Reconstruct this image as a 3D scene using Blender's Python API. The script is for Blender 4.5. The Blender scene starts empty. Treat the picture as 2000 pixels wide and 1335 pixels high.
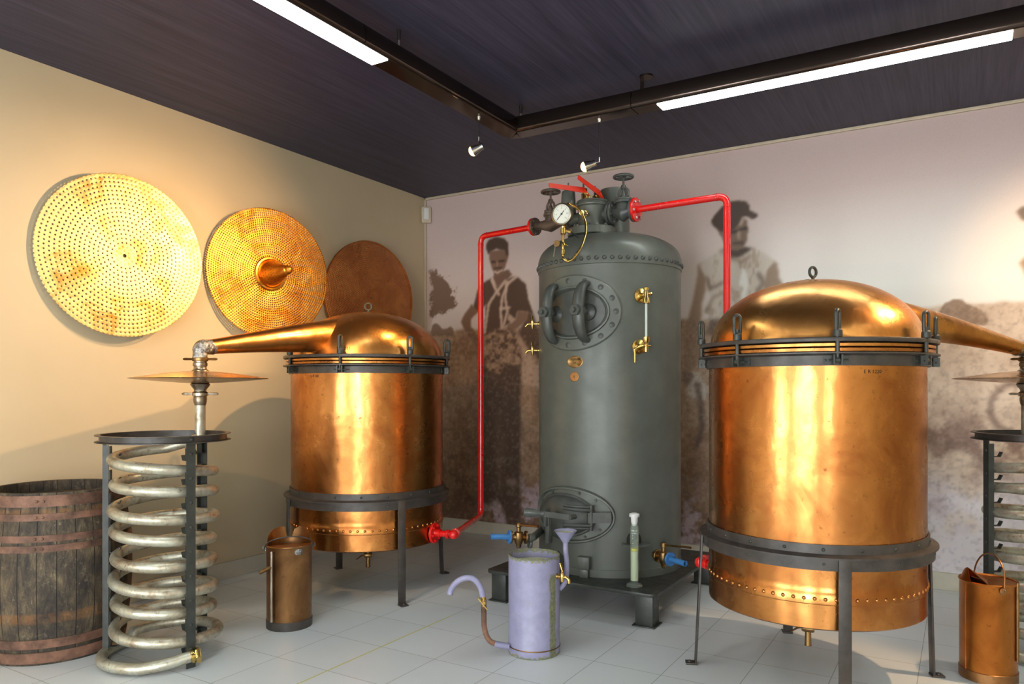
import bpy, bmesh, math, random
import numpy as np
from mathutils import Vector, Matrix

random.seed(7)
PI = math.pi
sc = bpy.context.scene
COL = sc.collection

# ------------------------------------------------------------------ camera
F_PX, HZ, CAM_H, YAW = 1453.0, 758.0, 1.5, math.radians(31.2)
cam_data = bpy.data.cameras.new('camera')
cam = bpy.data.objects.new('camera', cam_data)
COL.objects.link(cam)
cam.location = (0, 0, CAM_H)
cam.rotation_euler = (PI / 2, 0, YAW)
cam_data.sensor_width = 36.0
cam_data.sensor_fit = 'HORIZONTAL'
cam_data.lens = 36.0 * F_PX / 2000.0
cam_data.shift_y = (HZ - 667.5) / 2000.0
cam_data.clip_start = 0.05
sc.camera = cam

# ------------------------------------------------------------------ world and view
world = bpy.data.worlds.new('world')
sc.world = world
world.use_nodes = True
world.node_tree.nodes['Background'].inputs[0].default_value = (0.9, 0.95, 1.0, 1)
world.node_tree.nodes['Background'].inputs[1].default_value = 0.3
sc.view_settings.view_transform = 'Standard'
sc.view_settings.look = 'None'
sc.view_settings.gamma = 1.0
sc.view_settings.use_curve_mapping = False
sc.view_settings.exposure = 0.97
sc.cycles.use_denoising = True
sc.cycles.max_bounces = 8
sc.cycles.caustics_reflective = False
sc.cycles.caustics_refractive = False
sc.cycles.sample_clamp_indirect = 6.0

TUBE_EMIT = 13.0        # fluorescent diffusers
SPOT_W = 19.5           # halogen spots
CY, SY = math.cos(YAW), math.sin(YAW)
H = 3.555               # ceiling height
XL, YB = -4.98, 6.41    # left wall, back wall
XR, YF = 3.2, -2.6      # the walls beside and behind the viewer


def at(px, D):
    """floor position (x, y) of something D metres deep, seen at column px"""
    lat = (px - 1000) / F_PX * D
    return Vector((-SY * D + CY * lat, CY * D + SY * lat))


def zz(py, D):
    return CAM_H + (HZ - py) / F_PX * D


def P(px, py, D):
    a = at(px, D)
    return Vector((a.x, a.y, zz(py, D)))


def lin(c):
    return tuple(((v / 255) / 12.92 if v / 255 <= 0.04045 else ((v / 255 + 0.055) / 1.055) ** 2.4) for v in c[:3]) + (1,)


# ------------------------------------------------------------------ materials
class NT:
    def __init__(self, name):
        self.m = bpy.data.materials.new(name)
        self.m.use_nodes = True
        self.t = self.m.node_tree
        self.t.nodes.clear()
        self.out = self.t.nodes.new('ShaderNodeOutputMaterial')
        self.co = self.t.nodes.new('ShaderNodeTexCoord').outputs['Object']

    def n(self, typ, **kw):
        nd = self.t.nodes.new(typ)
        for k, v in kw.items():
            setattr(nd, k, v)
        return nd

    def link(self, a, b):
        self.t.links.new(a, b)

    def put(self, sock, v):
        if hasattr(v, 'is_output') or isinstance(v, bpy.types.NodeSocket):
            self.link(v, sock)
        else:
            sock.default_value = v

    def mapping(self, scale=(1, 1, 1), src=None):
        mp = self.n('ShaderNodeMapping')
        mp.inputs['Scale'].default_value = scale
        self.link(src or self.co, mp.inputs[0])
        return mp.outputs[0]

    def noise(self, scale, detail=4, rough=0.55, stretch=None, dist=0.0, src=None):
        nd = self.n('ShaderNodeTexNoise')
        nd.inputs['Scale'].default_value = scale
        nd.inputs['Detail'].default_value = detail
        nd.inputs['Roughness'].default_value = rough
        nd.inputs['Distortion'].default_value = dist
        s = src or self.co
        if stretch:
            s = self.mapping(stretch, s)
        self.link(s, nd.inputs['Vector'])
        return nd.outputs[0]

    def ramp(self, fac, stops):
        r = self.n('ShaderNodeValToRGB')
        e = r.color_ramp.elements
        while len(e) < len(stops):
            e.new(0.5)
        for i, (p, c) in enumerate(stops):
            e[i].position = p
            e[i].color = c if len(c) == 4 else tuple(c) + (1,)
        self.link(fac, r.inputs[0])
        return r.outputs[0]

    def math(self, op, a, b=None, c=None):
        nd = self.n('ShaderNodeMath', operation=op)
        self.put(nd.inputs[0], a)
        if b is not None:
            self.put(nd.inputs[1], b)
        if c is not None:
            self.put(nd.inputs[2], c)
        return nd.outputs[0]

    def mix(self, fac, a, b, blend='MIX'):
        nd = self.n('ShaderNodeMix', data_type='RGBA', blend_type=blend)
        self.put(nd.inputs[0], fac)
        self.put(nd.inputs[6], a)
        self.put(nd.inputs[7], b)
        return nd.outputs[2]

    def mapr(self, v, a, b, c, d):
        nd = self.n('ShaderNodeMapRange')
        self.put(nd.inputs[0], v)
        for i, x in enumerate((a, b, c, d)):
            nd.inputs[i + 1].default_value = x
        return nd.outputs[0]

    def xyz(self, src=None):
        s = self.n('ShaderNodeSeparateXYZ')
        self.link(src or self.co, s.inputs[0])
        return s.outputs

    def bump(self, h, strength=0.3, dist=0.01):
        b = self.n('ShaderNodeBump')
        b.inputs['Strength'].default_value = strength
        b.inputs['Distance'].default_value = dist
        self.link(h, b.inputs['Height'])
        return b.outputs[0]

    def bsdf(self, color=(0.8, 0.8, 0.8, 1), metallic=0.0, rough=0.5, normal=None, **kw):
        b = self.n('ShaderNodeBsdfPrincipled')
        self.put(b.inputs['Base Color'], color)
        self.put(b.inputs['Metallic'], metallic)
        self.put(b.inputs['Roughness'], rough)
        if normal is not None:
            self.link(normal, b.inputs['Normal'])
        for k, v in kw.items():
            self.put(b.inputs[k], v)
        return b

    def done(self, b):
        self.link(b.outputs[0], self.out.inputs[0])
        return self.m


def copper(name, base, dark, rough=0.24, bump=0.25, spots=0.5):
    t = NT(name)
    n1 = t.noise(3.2, 6, 0.6, dist=0.6)
    n2 = t.noise(28, 5, 0.65)
    n3 = t.noise(2.0, 3, 0.5)
    n4 = t.noise(7.0, 3, 0.5, stretch=(1, 1, 0.5))
    n5 = t.noise(1.3, 7, 0.7, stretch=(1, 1, 0.6), dist=1.2)
    c = t.ramp(n1, [(0.32, lin(dark)), (0.6, lin(base))])
    c = t.mix(t.mapr(n5, 0.5, 0.68, 0.0, 0.45), c, lin([dark[0] * 0.86, dark[1] * 0.92, dark[2] * 1.05]))
    pit = t.ramp(n2, [(0.62, (0, 0, 0, 1)), (0.72, (1, 1, 1, 1))])
    c = t.mix(t.math('MULTIPLY', pit, spots), c, lin([v * 0.55 for v in dark]))
    r = t.math('ADD', t.mapr(n1, 0.3, 0.7, rough + 0.1, rough - 0.04), t.math('MULTIPLY', pit, 0.2))
    hgt = t.math('ADD', t.math('MULTIPLY', n3, 1.0), t.math('ADD', t.math('MULTIPLY', n4, 0.22), t.math('MULTIPLY', n2, 0.012)))
    return t.done(t.bsdf(c, 1.0, r, t.bump(hgt, bump, 0.06)))


def paint(name, col, rough=0.4, var=0.15, bump=0.12, metallic=0.0, scale=14, coat=0.0):
    t = NT(name)
    n1 = t.noise(scale, 5, 0.6)
    a = [min(255, v * (1 + var)) for v in col]
    b = [v * (1 - var) for v in col]
    c = t.ramp(n1, [(0.3, lin(b)), (0.7, lin(a))])
    n2 = t.noise(90, 3)
    kw = {'Coat Weight': coat, 'Coat Roughness': 0.1} if coat else {}
    return t.done(t.bsdf(c, metallic, t.mapr(n1, 0.3, 0.7, rough + 0.08, rough - 0.06), t.bump(n2, bump, 0.002), **kw))


M = {}
M['copper'] = copper('old_copper', (206, 142, 80), (166, 102, 54))
M['copper_bright'] = copper('hammered_bright_copper', (222, 160, 88), (182, 118, 60), 0.28, 0.34)
M['copper_dull'] = copper('dull_brown_copper', (178, 130, 84), (118, 84, 56), 0.36, 0.12)
M['copper_can'] = copper('copper_can_metal', (206, 132, 62), (160, 94, 42), 0.3, 0.1)
M['brass'] = copper('brass_metal', (216, 186, 112), (166, 134, 72), 0.22, 0.05, 0.3)
M['brass_old'] = copper('tarnished_brass', (158, 126, 82), (104, 78, 50), 0.34, 0.08, 0.6)
M['bronze'] = copper('worn_bronze_lens', (190, 152, 112), (150, 112, 80), 0.22, 0.06, 0.2)
M['nickel'] = copper('worn_nickel', (176, 166, 150), (128, 110, 92), 0.28, 0.08, 0.4)
M['steel'] = paint('bright_steel', (200, 198, 192), 0.3, 0.1, 0.05, 1.0)
M['chrome'] = paint('chrome_metal', (220, 220, 220), 0.12, 0.03, 0.0, 1.0)
M['iron'] = paint('black_painted_iron', (50, 53, 50), 0.42, 0.2, 0.4)
M['iron_brown'] = paint('dark_brown_iron', (60, 55, 52), 0.4, 0.2, 0.3)
M['boiler'] = paint('dark_green_grey_boiler_paint', (86, 90, 84), 0.37, 0.07, 0.25, 0.0, 6)
M['boiler_dark'] = paint('boiler_fitting_paint', (70, 73, 70), 0.38, 0.12, 0.35)
M['boiler_rust'] = paint('brownish_valve_iron', (84, 70, 60), 0.4, 0.25, 0.4)
M['red'] = paint('red_gloss_paint', (214, 22, 20), 0.22, 0.04, 0.05, coat=0.5)
M['lever_red'] = paint('orange_red_lever_paint', (222, 52, 30), 0.35, 0.05, 0.05)
M['blue'] = paint('blue_pipe_paint', (62, 118, 176), 0.35, 0.08, 0.1)
M['rust'] = paint('rusty_hoop_iron', (100, 72, 58), 0.7, 0.42, 0.8, 0.0, 9)
M['white_plastic'] = paint('white_plastic', (226, 226, 226), 0.35, 0.02, 0.0)
M['beige_plastic'] = paint('beige_plastic', (206, 190, 168), 0.45, 0.03, 0.0)
M['black'] = paint('matt_black', (20, 20, 20), 0.5, 0.1, 0.0)
M['white_ink'] = paint('white_print', (235, 235, 235), 0.6, 0.0, 0.0)
M['dark_hole'] = paint('dark_inside_of_pipe', (24, 20, 18), 0.8, 0.1, 0.0)

t = NT('black_gloss_rail')
n1 = t.noise(5, 3)
M['rail'] = t.done(t.bsdf(lin((74, 62, 56)), 0.85, t.mapr(n1, 0.3, 0.7, 0.14, 0.09)))


def solder():
    t = NT('crumpled_solder')
    n1 = t.noise(24, 5, 0.7)
    c = t.ramp(n1, [(0.35, lin((96, 92, 88))), (0.6, lin((186, 188, 190)))])
    return t.done(t.bsdf(c, 1.0, 0.32, t.bump(t.noise(38, 4, 0.6, dist=1.5), 1.0, 0.012)))


M['solder'] = solder()

t = NT('tinned_copper_coil')
n1 = t.noise(9, 6, 0.7, dist=0.5)
n2 = t.noise(40, 4, 0.6)
c = t.ramp(n1, [(0.3, lin((128, 100, 76))), (0.45, lin((182, 174, 154))), (0.66, lin((210, 212, 198)))])
c = t.mix(t.math('MULTIPLY', t.ramp(n2, [(0.6, (0, 0, 0, 1)), (0.7, (1, 1, 1, 1))]), 0.6), c, lin((98, 84, 68)))
M['coil'] = t.done(t.bsdf(c, 0.7, t.mapr(n1, 0.3, 0.7, 0.5, 0.34), t.bump(n2, 0.3, 0.004)))

# lilac paint, chipped to green tarnish at the rim, down the tap side and at the foot
def lilac(name, stain_dir=None, top=None, bot=None):
    t = NT(name)
    x, y, z = t.xyz()
    n1 = t.noise(16, 6, 0.65)
    n2 = t.noise(60, 5, 0.6)
    c = t.ramp(n1, [(0.3, lin((134, 133, 164))), (0.7, lin((152, 150, 184)))])
    green = t.ramp(n2, [(0.3, lin((88, 92, 70))), (0.55, lin((124, 128, 100))), (0.75, lin((142, 134, 94)))])
    chip = t.ramp(n2, [(0.655, (0, 0, 0, 1)), (0.69, (1, 1, 1, 1))])
    mask = t.math('MULTIPLY', chip, 0.6)
    if top is not None:
        edge = t.mapr(t.math('ADD', z, t.math('MULTIPLY', t.math('SUBTRACT', n2, 0.5), 0.09)), top - 0.004, top + 0.004, 0, 1)
        mask = t.math('MAXIMUM', mask, edge)
        low = t.mapr(t.math('SUBTRACT', z, t.math('MULTIPLY', t.math('SUBTRACT', n2, 0.5), 0.08)), bot + 0.002, bot - 0.002, 0, 1)
        mask = t.math('MAXIMUM', mask, low)
    if stain_dir is not None:
        dx, dy = stain_dir
        side = t.math('ADD', t.math('MULTIPLY', x, -dy), t.math('MULTIPLY', y, dx))
        front = t.math('ADD', t.math('MULTIPLY', x, dx), t.math('MULTIPLY', y, dy))
        side = t.math('ABSOLUTE', t.math('ADD', side, t.math('MULTIPLY', t.math('SUBTRACT', n1, 0.5), 0.05)))
        s = t.mapr(side, 0.030, 0.020, 0, 1)
        s = t.math('MULTIPLY', s, t.mapr(front, 0.0, 0.01, 0, 1))
        s = t.math('MULTIPLY', s, t.mapr(z, 0.47, 0.455, 0, 1))
        mask = t.math('MAXIMUM', mask, s)
    c = t.mix(mask, c, green)
    return t.done(t.bsdf(c, 0.0, t.mapr(mask, 0, 1, 0.38, 0.65), t.bump(n2, 0.15, 0.003)))


M['lilac'] = lilac('lilac_paint')

# glass
t = NT('clear_glass')
fr = t.n('ShaderNodeLayerWeight')
fr.inputs[0].default_value = 0.35
gl_s = t.n('ShaderNodeBsdfGlossy')
gl_s.inputs['Roughness'].default_value = 0.05
tr_s = t.n('ShaderNodeBsdfTransparent')
tr_s.inputs[0].default_value = (0.93, 0.98, 0.94, 1)
df_s = t.n('ShaderNodeBsdfDiffuse')
df_s.inputs[0].default_value = (0.75, 0.82, 0.76, 1)
m1 = t.n('ShaderNodeMixShader')
m1.inputs[0].default_value = 0.10
t.link(tr_s.outputs[0], m1.inputs[1])
t.link(df_s.outputs[0], m1.inputs[2])
m2 = t.n('ShaderNodeMixShader')
t.link(t.math('MULTIPLY', t.math('POWER', fr.outputs[1], 1.5), 0.9), m2.inputs[0])
t.link(m1.outputs[0], m2.inputs[1])
t.link(gl_s.outputs[0], m2.inputs[2])
M['glass'] = t.done(m2)
t = NT('pale_liquid')
M['liquid'] = t.done(t.bsdf(lin((224, 218, 192)), 0.0, 0.05, **{'Transmission Weight': 0.0, 'IOR': 1.33}))
t = NT('yellow_ring_liquid')
M['yellow'] = t.done(t.bsdf(lin((232, 214, 40)), 0.0, 0.3))
t = NT('gauge_dial_white')
M['dial'] = t.done(t.bsdf(lin((226, 226, 214)), 0.0, 0.4))


def emit(name, col, s):
    t = NT(name)
    e = t.n('ShaderNodeEmission')
    e.inputs[0].default_value = col
    e.inputs[1].default_value = s
    return t.done(e)


M['tube'] = emit('lit_diffuser', (0.95, 1.0, 0.93, 1), TUBE_EMIT)
M['bulb'] = emit('lit_halogen', (1.0, 0.55, 0.2, 1), 4.0)

# walls, floor, ceiling
t = NT('cream_wall_paint')
n1 = t.noise(1.5, 3)
n2 = t.noise(120, 2)
M['wall'] = t.done(t.bsdf(t.ramp(n1, [(0.3, lin((202, 184, 152))), (0.7, lin((208, 190, 158)))]), 0.0, 0.42, t.bump(n2, 0.05, 0.002)))
M['skirting'] = paint('skirting_paint', (205, 198, 182), 0.5, 0.02, 0.0)

t = NT('dark_woven_ceiling')
g = t.noise(60, 3, 0.6, stretch=(1, 0.03, 1))
g2 = t.noise(14, 3, 0.6, stretch=(1, 0.05, 1))
c = t.ramp(t.math('ADD', t.math('MULTIPLY', g, 0.6), t.math('MULTIPLY', g2, 0.4)), [(0.35, lin((48, 46, 63))), (0.65, lin((70, 67, 86)))])
M['ceiling'] = t.done(t.bsdf(c, 0.0, 0.5, t.bump(g, 0.35, 0.004), **{'Specular IOR Level': 0.25}))

# floor tiles 0.384 x 0.43 m with thin dark joints, one joint line taped yellow
t = NT('pale_grey_floor_tiles')
x, y, z = t.xyz()


def joint(v, off, step, w):
    q = t.math('DIVIDE', t.math('SUBTRACT', v, off), step)
    fr = t.math('FRACT', q)
    d = t.math('MULTIPLY', t.math('MINIMUM', fr, t.math('SUBTRACT', 1.0, fr)), step)
    return t.mapr(d, w * 0.5, w, 1, 0), t.math('FLOOR', q)


jx, cx_ = joint(x, -1.7356, 0.3843, 0.0022)
jy, cy_ = joint(y, 3.3046, 0.4305, 0.0022)
j = t.math('MAXIMUM', jx, jy)
cmb = t.n('ShaderNodeCombineXYZ')
t.link(cx_, cmb.inputs[0])
t.link(cy_, cmb.inputs[1])
wn = t.n('ShaderNodeTexWhiteNoise', noise_dimensions='3D')
t.link(cmb.outputs[0], wn.inputs[0])
sm = t.noise(1.8, 5, 0.6)
v = t.math('ADD', t.math('MULTIPLY', wn.outputs[0], 0.35), t.math('MULTIPLY', sm, 0.65))
c = t.ramp(v, [(0.2, lin((214, 220, 224))), (0.8, lin((222, 228, 232)))])
c = t.mix(t.math('MULTIPLY', j, 0.75), c, lin((104, 104, 100)))
yd = t.math('ABSOLUTE', t.math('SUBTRACT', x, -1.7356 - 3 * 0.3843))
yy = t.math('MULTIPLY', t.mapr(yd, 0.0045, 0.006, 1, 0), t.mapr(y, 3.98, 4.0, 1, 0))
c = t.mix(yy, c, lin((206, 202, 120)))
M['floor'] = t.done(t.bsdf(c, 0.0, t.mapr(sm, 0.3, 0.7, 0.4, 0.3), t.bump(t.math('SUBTRACT', 1.0, j), 0.3, 0.002)))

# barrel oak
t = NT('weathered_dark_oak')
x, y, z = t.xyz()
az = t.math('ARCTAN2', y, x)
st = t.math('MULTIPLY', t.math('DIVIDE', az, 2 * PI), 26)
fr = t.math('FRACT', st)
gap = t.mapr(t.math('MINIMUM', fr, t.math('SUBTRACT', 1.0, fr)), 0.012, 0.03, 1, 0)
wn = t.n('ShaderNodeTexWhiteNoise', noise_dimensions='1D')
t.link(t.math('FLOOR', st), wn.inputs[1])
gr = t.noise(10, 8, 0.75, stretch=(2.2, 2.2, 0.7), dist=0.4)
c = t.ramp(gr, [(0.36, lin((40, 36, 34))), (0.5, lin((76, 66, 54))), (0.62, lin((112, 98, 74))), (0.75, lin((150, 138, 112)))])
c = t.mix(t.math('MULTIPLY', wn.outputs[0], 0.35), c, lin((92, 72, 48)))
b1 = t.math('MULTIPLY', t.mapr(t.math('ABSOLUTE', t.math('SUBTRACT', z, 0.26)), 0.02, 0.035, 1, 0), 0.55)
b2 = t.math('MULTIPLY', t.mapr(t.math('ABSOLUTE', t.math('SUBTRACT', z, 0.83)), 0.01, 0.02, 1, 0), 0.5)
c = t.mix(t.math('MULTIPLY', t.math('MAXIMUM', b1, b2), t.mapr(t.noise(18, 5, 0.7), 0.35, 0.6, 0.1, 1.0)), c, lin((150, 100, 50)))
sc1 = t.noise(26, 8, 0.8, dist=1.0)
c = t.mix(t.mapr(sc1, 0.57, 0.68, 0.0, 0.45), c, lin((176, 164, 138)))
c = t.mix(t.mapr(t.noise(5, 5, 0.7), 0.42, 0.62, 0.0, 0.6), c, lin((34, 30, 30)))
c = t.mix(gap, c, lin((22, 19, 17)))
M['oak'] = t.done(t.bsdf(c, 0.0, 0.75, t.bump(t.math('SUBTRACT', gr, t.math('MULTIPLY', gap, 0.6)), 0.6, 0.008)))


def sieve(name, base, dark, dr, ds, hole, wobble, rough, brightvar):
    """perforated sheet: rings of real see-through holes, laid out about the disc's own axis"""
    t = NT(name)
    x, y, z = t.xyz()
    if wobble:
        w = t.noise(7, 2)
        x = t.math('ADD', x, t.math('MULTIPLY', t.math('SUBTRACT', w, 0.5), wobble))
        w2 = t.noise(7, 2, src=t.mapping((1, 1.3, 1)))
        y = t.math('ADD', y, t.math('MULTIPLY', t.math('SUBTRACT', w2, 0.5), wobble))
    r = t.math('SQRT', t.math('ADD', t.math('MULTIPLY', x, x), t.math('MULTIPLY', y, y)))
    a = t.math('ADD', t.math('DIVIDE', t.math('ARCTAN2', y, x), 2 * PI), 0.5)
    rr = t.math('ROUND', t.math('DIVIDE', r, dr))
    rc = t.math('MULTIPLY', rr, dr)
    n = t.math('MAXIMUM', t.math('ROUND', t.math('DIVIDE', t.math('MULTIPLY', rc, 2 * PI), ds)), 1.0)
    q = t.math('ADD', t.math('MULTIPLY', a, n), t.math('MULTIPLY', rr, 0.37))
    fa = t.math('SUBTRACT', q, t.math('ROUND', q))
    da = t.math('MULTIPLY', t.math('DIVIDE', fa, n), t.math('MULTIPLY', rc, 2 * PI))
    d = t.math('SQRT', t.math('ADD', t.math('POWER', da, 2.0), t.math('POWER', t.math('SUBTRACT', r, rc), 2.0)))
    keep = t.math('GREATER_THAN', rr, 2.5)
    h = t.math('MULTIPLY', t.math('LESS_THAN', d, hole), keep)
    n1 = t.noise(4.5, 6, 0.65, dist=0.8)
    n2 = t.noise(26, 5, 0.6)
    c = t.ramp(n1, [(0.34, lin(dark)), (0.34 + brightvar, lin(base))])
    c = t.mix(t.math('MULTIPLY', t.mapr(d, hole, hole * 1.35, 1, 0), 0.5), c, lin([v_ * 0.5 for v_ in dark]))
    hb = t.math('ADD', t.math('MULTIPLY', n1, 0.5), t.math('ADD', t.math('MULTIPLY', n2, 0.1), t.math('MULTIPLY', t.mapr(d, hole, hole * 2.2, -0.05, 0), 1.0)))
    b = t.bsdf(c, 1.0, t.mapr(n1, 0.3, 0.7, rough + 0.1, rough), t.bump(hb, 0.5, 0.03))
    tr = t.n('ShaderNodeBsdfTransparent')
    mx = t.n('ShaderNodeMixShader')
    t.link(h, mx.inputs[0])
    t.link(b.outputs[0], mx.inputs[1])
    t.link(tr.outputs[0], mx.inputs[2])
    t.link(mx.outputs[0], t.out.inputs[0])
    return t.m


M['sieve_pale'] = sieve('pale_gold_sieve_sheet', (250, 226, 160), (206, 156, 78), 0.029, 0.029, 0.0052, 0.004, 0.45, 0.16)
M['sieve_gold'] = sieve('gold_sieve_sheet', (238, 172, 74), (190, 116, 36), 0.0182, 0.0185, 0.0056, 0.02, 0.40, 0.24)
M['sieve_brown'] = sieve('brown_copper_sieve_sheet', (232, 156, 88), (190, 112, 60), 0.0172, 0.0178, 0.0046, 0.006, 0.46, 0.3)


# ------------------------------------------------------------------ mesh building
ORG = {}


def frame(axis):
    w = Vector(axis).normalized()
    a = Vector((0, 0, 1)) if abs(w.z) < 0.95 else Vector((1, 0, 0))
    u = a.cross(w).normalized()
    v = w.cross(u)
    return u, v, w


class MB:
    def __init__(self):
        self.v, self.f = [], []

    def quadgrid(self, rows, closed=True, cap0=False, cap1=False):
        base = len(self.v)
        n = len(rows[0])
        for r in rows:
            self.v.extend(Vector(p) for p in r)
        for i in range(len(rows) - 1):
            for k in range(n if closed else n - 1):
                a, b = base + i * n + k, base + i * n + (k + 1) % n
                self.f.append((a, b, b + n, a + n))
        if cap0:
            self.f.append(tuple(reversed(range(base, base + n))))
        if cap1:
            e = base + (len(rows) - 1) * n
            self.f.append(tuple(range(e, e + n)))
        return self

    def lathe(self, prof, c, axis=(0, 0, 1), seg=48, a0=0.0, a1=None, caps=True):
        u, v, w = frame(axis)
        if abs(w.z) > 0.999:
            u, v = Vector((1, 0, 0)), Vector((0, 1, 0)) * (1 if w.z > 0 else -1)
        c = Vector(c)
        full = a1 is None
        rows = []
        for r, h in prof:
            r = max(r, 0.0004)
            n = seg if full else seg + 1
            row = []
            for k in range(n):
                a = a0 + (2 * PI if full else a1 - a0) * k / seg
                row.append(c + u * (r * math.cos(a)) + v * (r * math.sin(a)) + w * h)
            rows.append(row)
        return self.quadgrid(rows, closed=full, cap0=caps and full and prof[0] != prof[-1], cap1=caps and full and prof[0] != prof[-1])

    def cyl(self, p0, p1, r0, r1=None, seg=24):
        p0, p1 = Vector(p0), Vector(p1)
        L = (p1 - p0).length
        return self.lathe([(r0, 0), (r0 if r1 is None else r1, L)], p0, p1 - p0, seg)

    def hexnut(self, p, axis, r, h):
        return self.lathe([(r * 0.92, 0), (r, h * 0.12), (r, h * 0.88), (r * 0.9, h)], p, axis, 6)

    def bolt(self, p, axis, r, h):
        self.hexnut(p, axis, r, h)
        a = Vector(axis).normalized()
        return self.cyl(Vector(p) + a * h, Vector(p) + a * h * 1.5, r * 0.5, r * 0.42, 10)

    def dome(self, p, axis, r, h=None, seg=16, rings=5):
        h = r if h is None else h
        prof = [(r * math.cos(PI / 2 * k / rings), h * math.sin(PI / 2 * k / rings)) for k in range(rings + 1)]
        return self.lathe(prof, p, axis, seg)

    def sphere(self, c, r, seg=20, s=(1, 1, 1)):
        rows = []
        n = seg // 2
        for i in range(n + 1):
            th = PI * i / n
            rows.append([Vector(c) + Vector((s[0] * r * max(math.sin(th), 0.002) * math.cos(2 * PI * k / seg), s[1] * r * max(math.sin(th), 0.002) * math.sin(2 * PI * k / seg), -s[2] * r * math.cos(th))) for k in range(seg)])
        return self.quadgrid(rows, cap0=True, cap1=True)

    def tube(self, pts, r, seg=16, closed=False, caps=True, squash=None):
        pts = [Vector(p) for p in pts]
        n = len(pts)
        rs = r if isinstance(r, (list, tuple)) else [r] * n
        tan = []
        for i in range(n):
            if closed:
                d = pts[(i + 1) % n] - pts[i - 1]
            else:
                d = pts[min(i + 1, n - 1)] - pts[max(i - 1, 0)]
            tan.append(d.normalized())
        u, v, _ = frame(tan[0])
        rows = []
        for i in range(n):
            u = (u - tan[i] * u.dot(tan[i])).normalized()
            v = tan[i].cross(u)
            ru, rv = (rs[i], rs[i]) if squash is None else (rs[i] * squash[0], rs[i] * squash[1])
            rows.append([pts[i] + u * (ru * math.cos(2 * PI * k / seg)) + v * (rv * math.sin(2 * PI * k / seg)) for k in range(seg)])
        if closed:
            rows.append(rows[0])
            return self.quadgrid(rows)
        return self.quadgrid(rows, cap0=caps, cap1=caps)

    def pipe(self, pts, ro, ri, seg=20):
        """open-ended pipe with a wall"""
        a, b = Vector(pts[0]), Vector(pts[-1])
        self.tube(pts, ro, seg, caps=False)
        return self

    def torus(self, c, axis, R, r, seg=36, s2=10, a0=0, a1=2 * PI):
        u, v, w = frame(axis)
        c = Vector(c)
        full = abs(a1 - a0 - 2 * PI) < 1e-6
        n = seg if full else seg + 1
        pts = [c + u * (R * math.cos(a0 + (a1 - a0) * k / seg)) + v * (R * math.sin(a0 + (a1 - a0) * k / seg)) for k in range(n)]
        return self.tube(pts, r, s2, closed=full)

    def box(self, c, size, rot=None, axes=None):
        c = Vector(c)
        if axes is None:
            R = Matrix.Rotation(rot or 0, 3, 'Z')
            axes = (R @ Vector((1, 0, 0)), R @ Vector((0, 1, 0)), Vector((0, 0, 1)))
        ax = [Vector(a).normalized() for a in axes]
        b = len(self.v)
        for sx in (-1, 1):
            for sy in (-1, 1):
                for sz in (-1, 1):
                    self.v.append(c + ax[0] * (sx * size[0] / 2) + ax[1] * (sy * size[1] / 2) + ax[2] * (sz * size[2] / 2))
        for f in ((0, 1, 3, 2), (4, 6, 7, 5), (0, 4, 5, 1), (2, 3, 7, 6), (0, 2, 6, 4), (1, 5, 7, 3)):
            self.f.append(tuple(b + i for i in f))
        return self

    def bar(self, p0, p1, w, t, up=(0, 0, 1)):
        """flat bar between two points; w across, t thick along 'up' side"""
        p0, p1 = Vector(p0), Vector(p1)
        d = (p1 - p0).normalized()
        s = Vector(up).cross(d)
        s = s.normalized() if s.length > 1e-4 else Vector((1, 0, 0))
        n = d.cross(s)
        return self.box((p0 + p1) / 2, ((p1 - p0).length, w, t), axes=(d, s, n))

    def sheet(self, rows, th, nrm=None):
        """thickened open grid"""
        rows = [[Vector(p) for p in r] for r in rows]
        b = len(self.v)
        nr, nc = len(rows), len(rows[0])
        for side in (0, 1):
            for i in range(nr):
                for k in range(nc):
                    du = rows[i][min(k + 1, nc - 1)] - rows[i][max(k - 1, 0)]
                    dv = rows[min(i + 1, nr - 1)][k] - rows[max(i - 1, 0)][k]
                    n = du.cross(dv)
                    n = n.normalized() if n.length > 1e-9 else Vector((0, 0, 1))
                    self.v.append(rows[i][k] + n * (th / 2 if side else -th / 2))
        N = nr * nc
        for i in range(nr - 1):
            for k in range(nc - 1):
                a = b + i * nc + k
                self.f.append((a + N, a + 1 + N, a + nc + 1 + N, a + nc + N))
                self.f.append((a, a + nc, a + nc + 1, a + 1))
        rim = [b + k for k in range(nc)] + [b + i * nc + nc - 1 for i in range(1, nr)] + [b + (nr - 1) * nc + k for k in range(nc - 2, -1, -1)] + [b + i * nc for i in range(nr - 2, 0, -1)]
        for i in range(len(rim)):
            p, q = rim[i], rim[(i + 1) % len(rim)]
            self.f.append((p, q, q + N, p + N))
        return self

    def prism(self, poly, origin, ux, uy, n, th):
        """extrude a 2D outline lying in the (ux, uy) plane along n"""
        o, ux, uy, n = Vector(origin), Vector(ux), Vector(uy), Vector(n).normalized()
        b = len(self.v)
        m = len(poly)
        for s in (0, th):
            for x, y in poly:
                self.v.append(o + ux * x + uy * y + n * s)
        self.f.append(tuple(b + i for i in reversed(range(m))))
        self.f.append(tuple(b + m + i for i in range(m)))
        for i in range(m):
            k = (i + 1) % m
            self.f.append((b + i, b + k, b + m + k, b + m + i))
        return self

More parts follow.
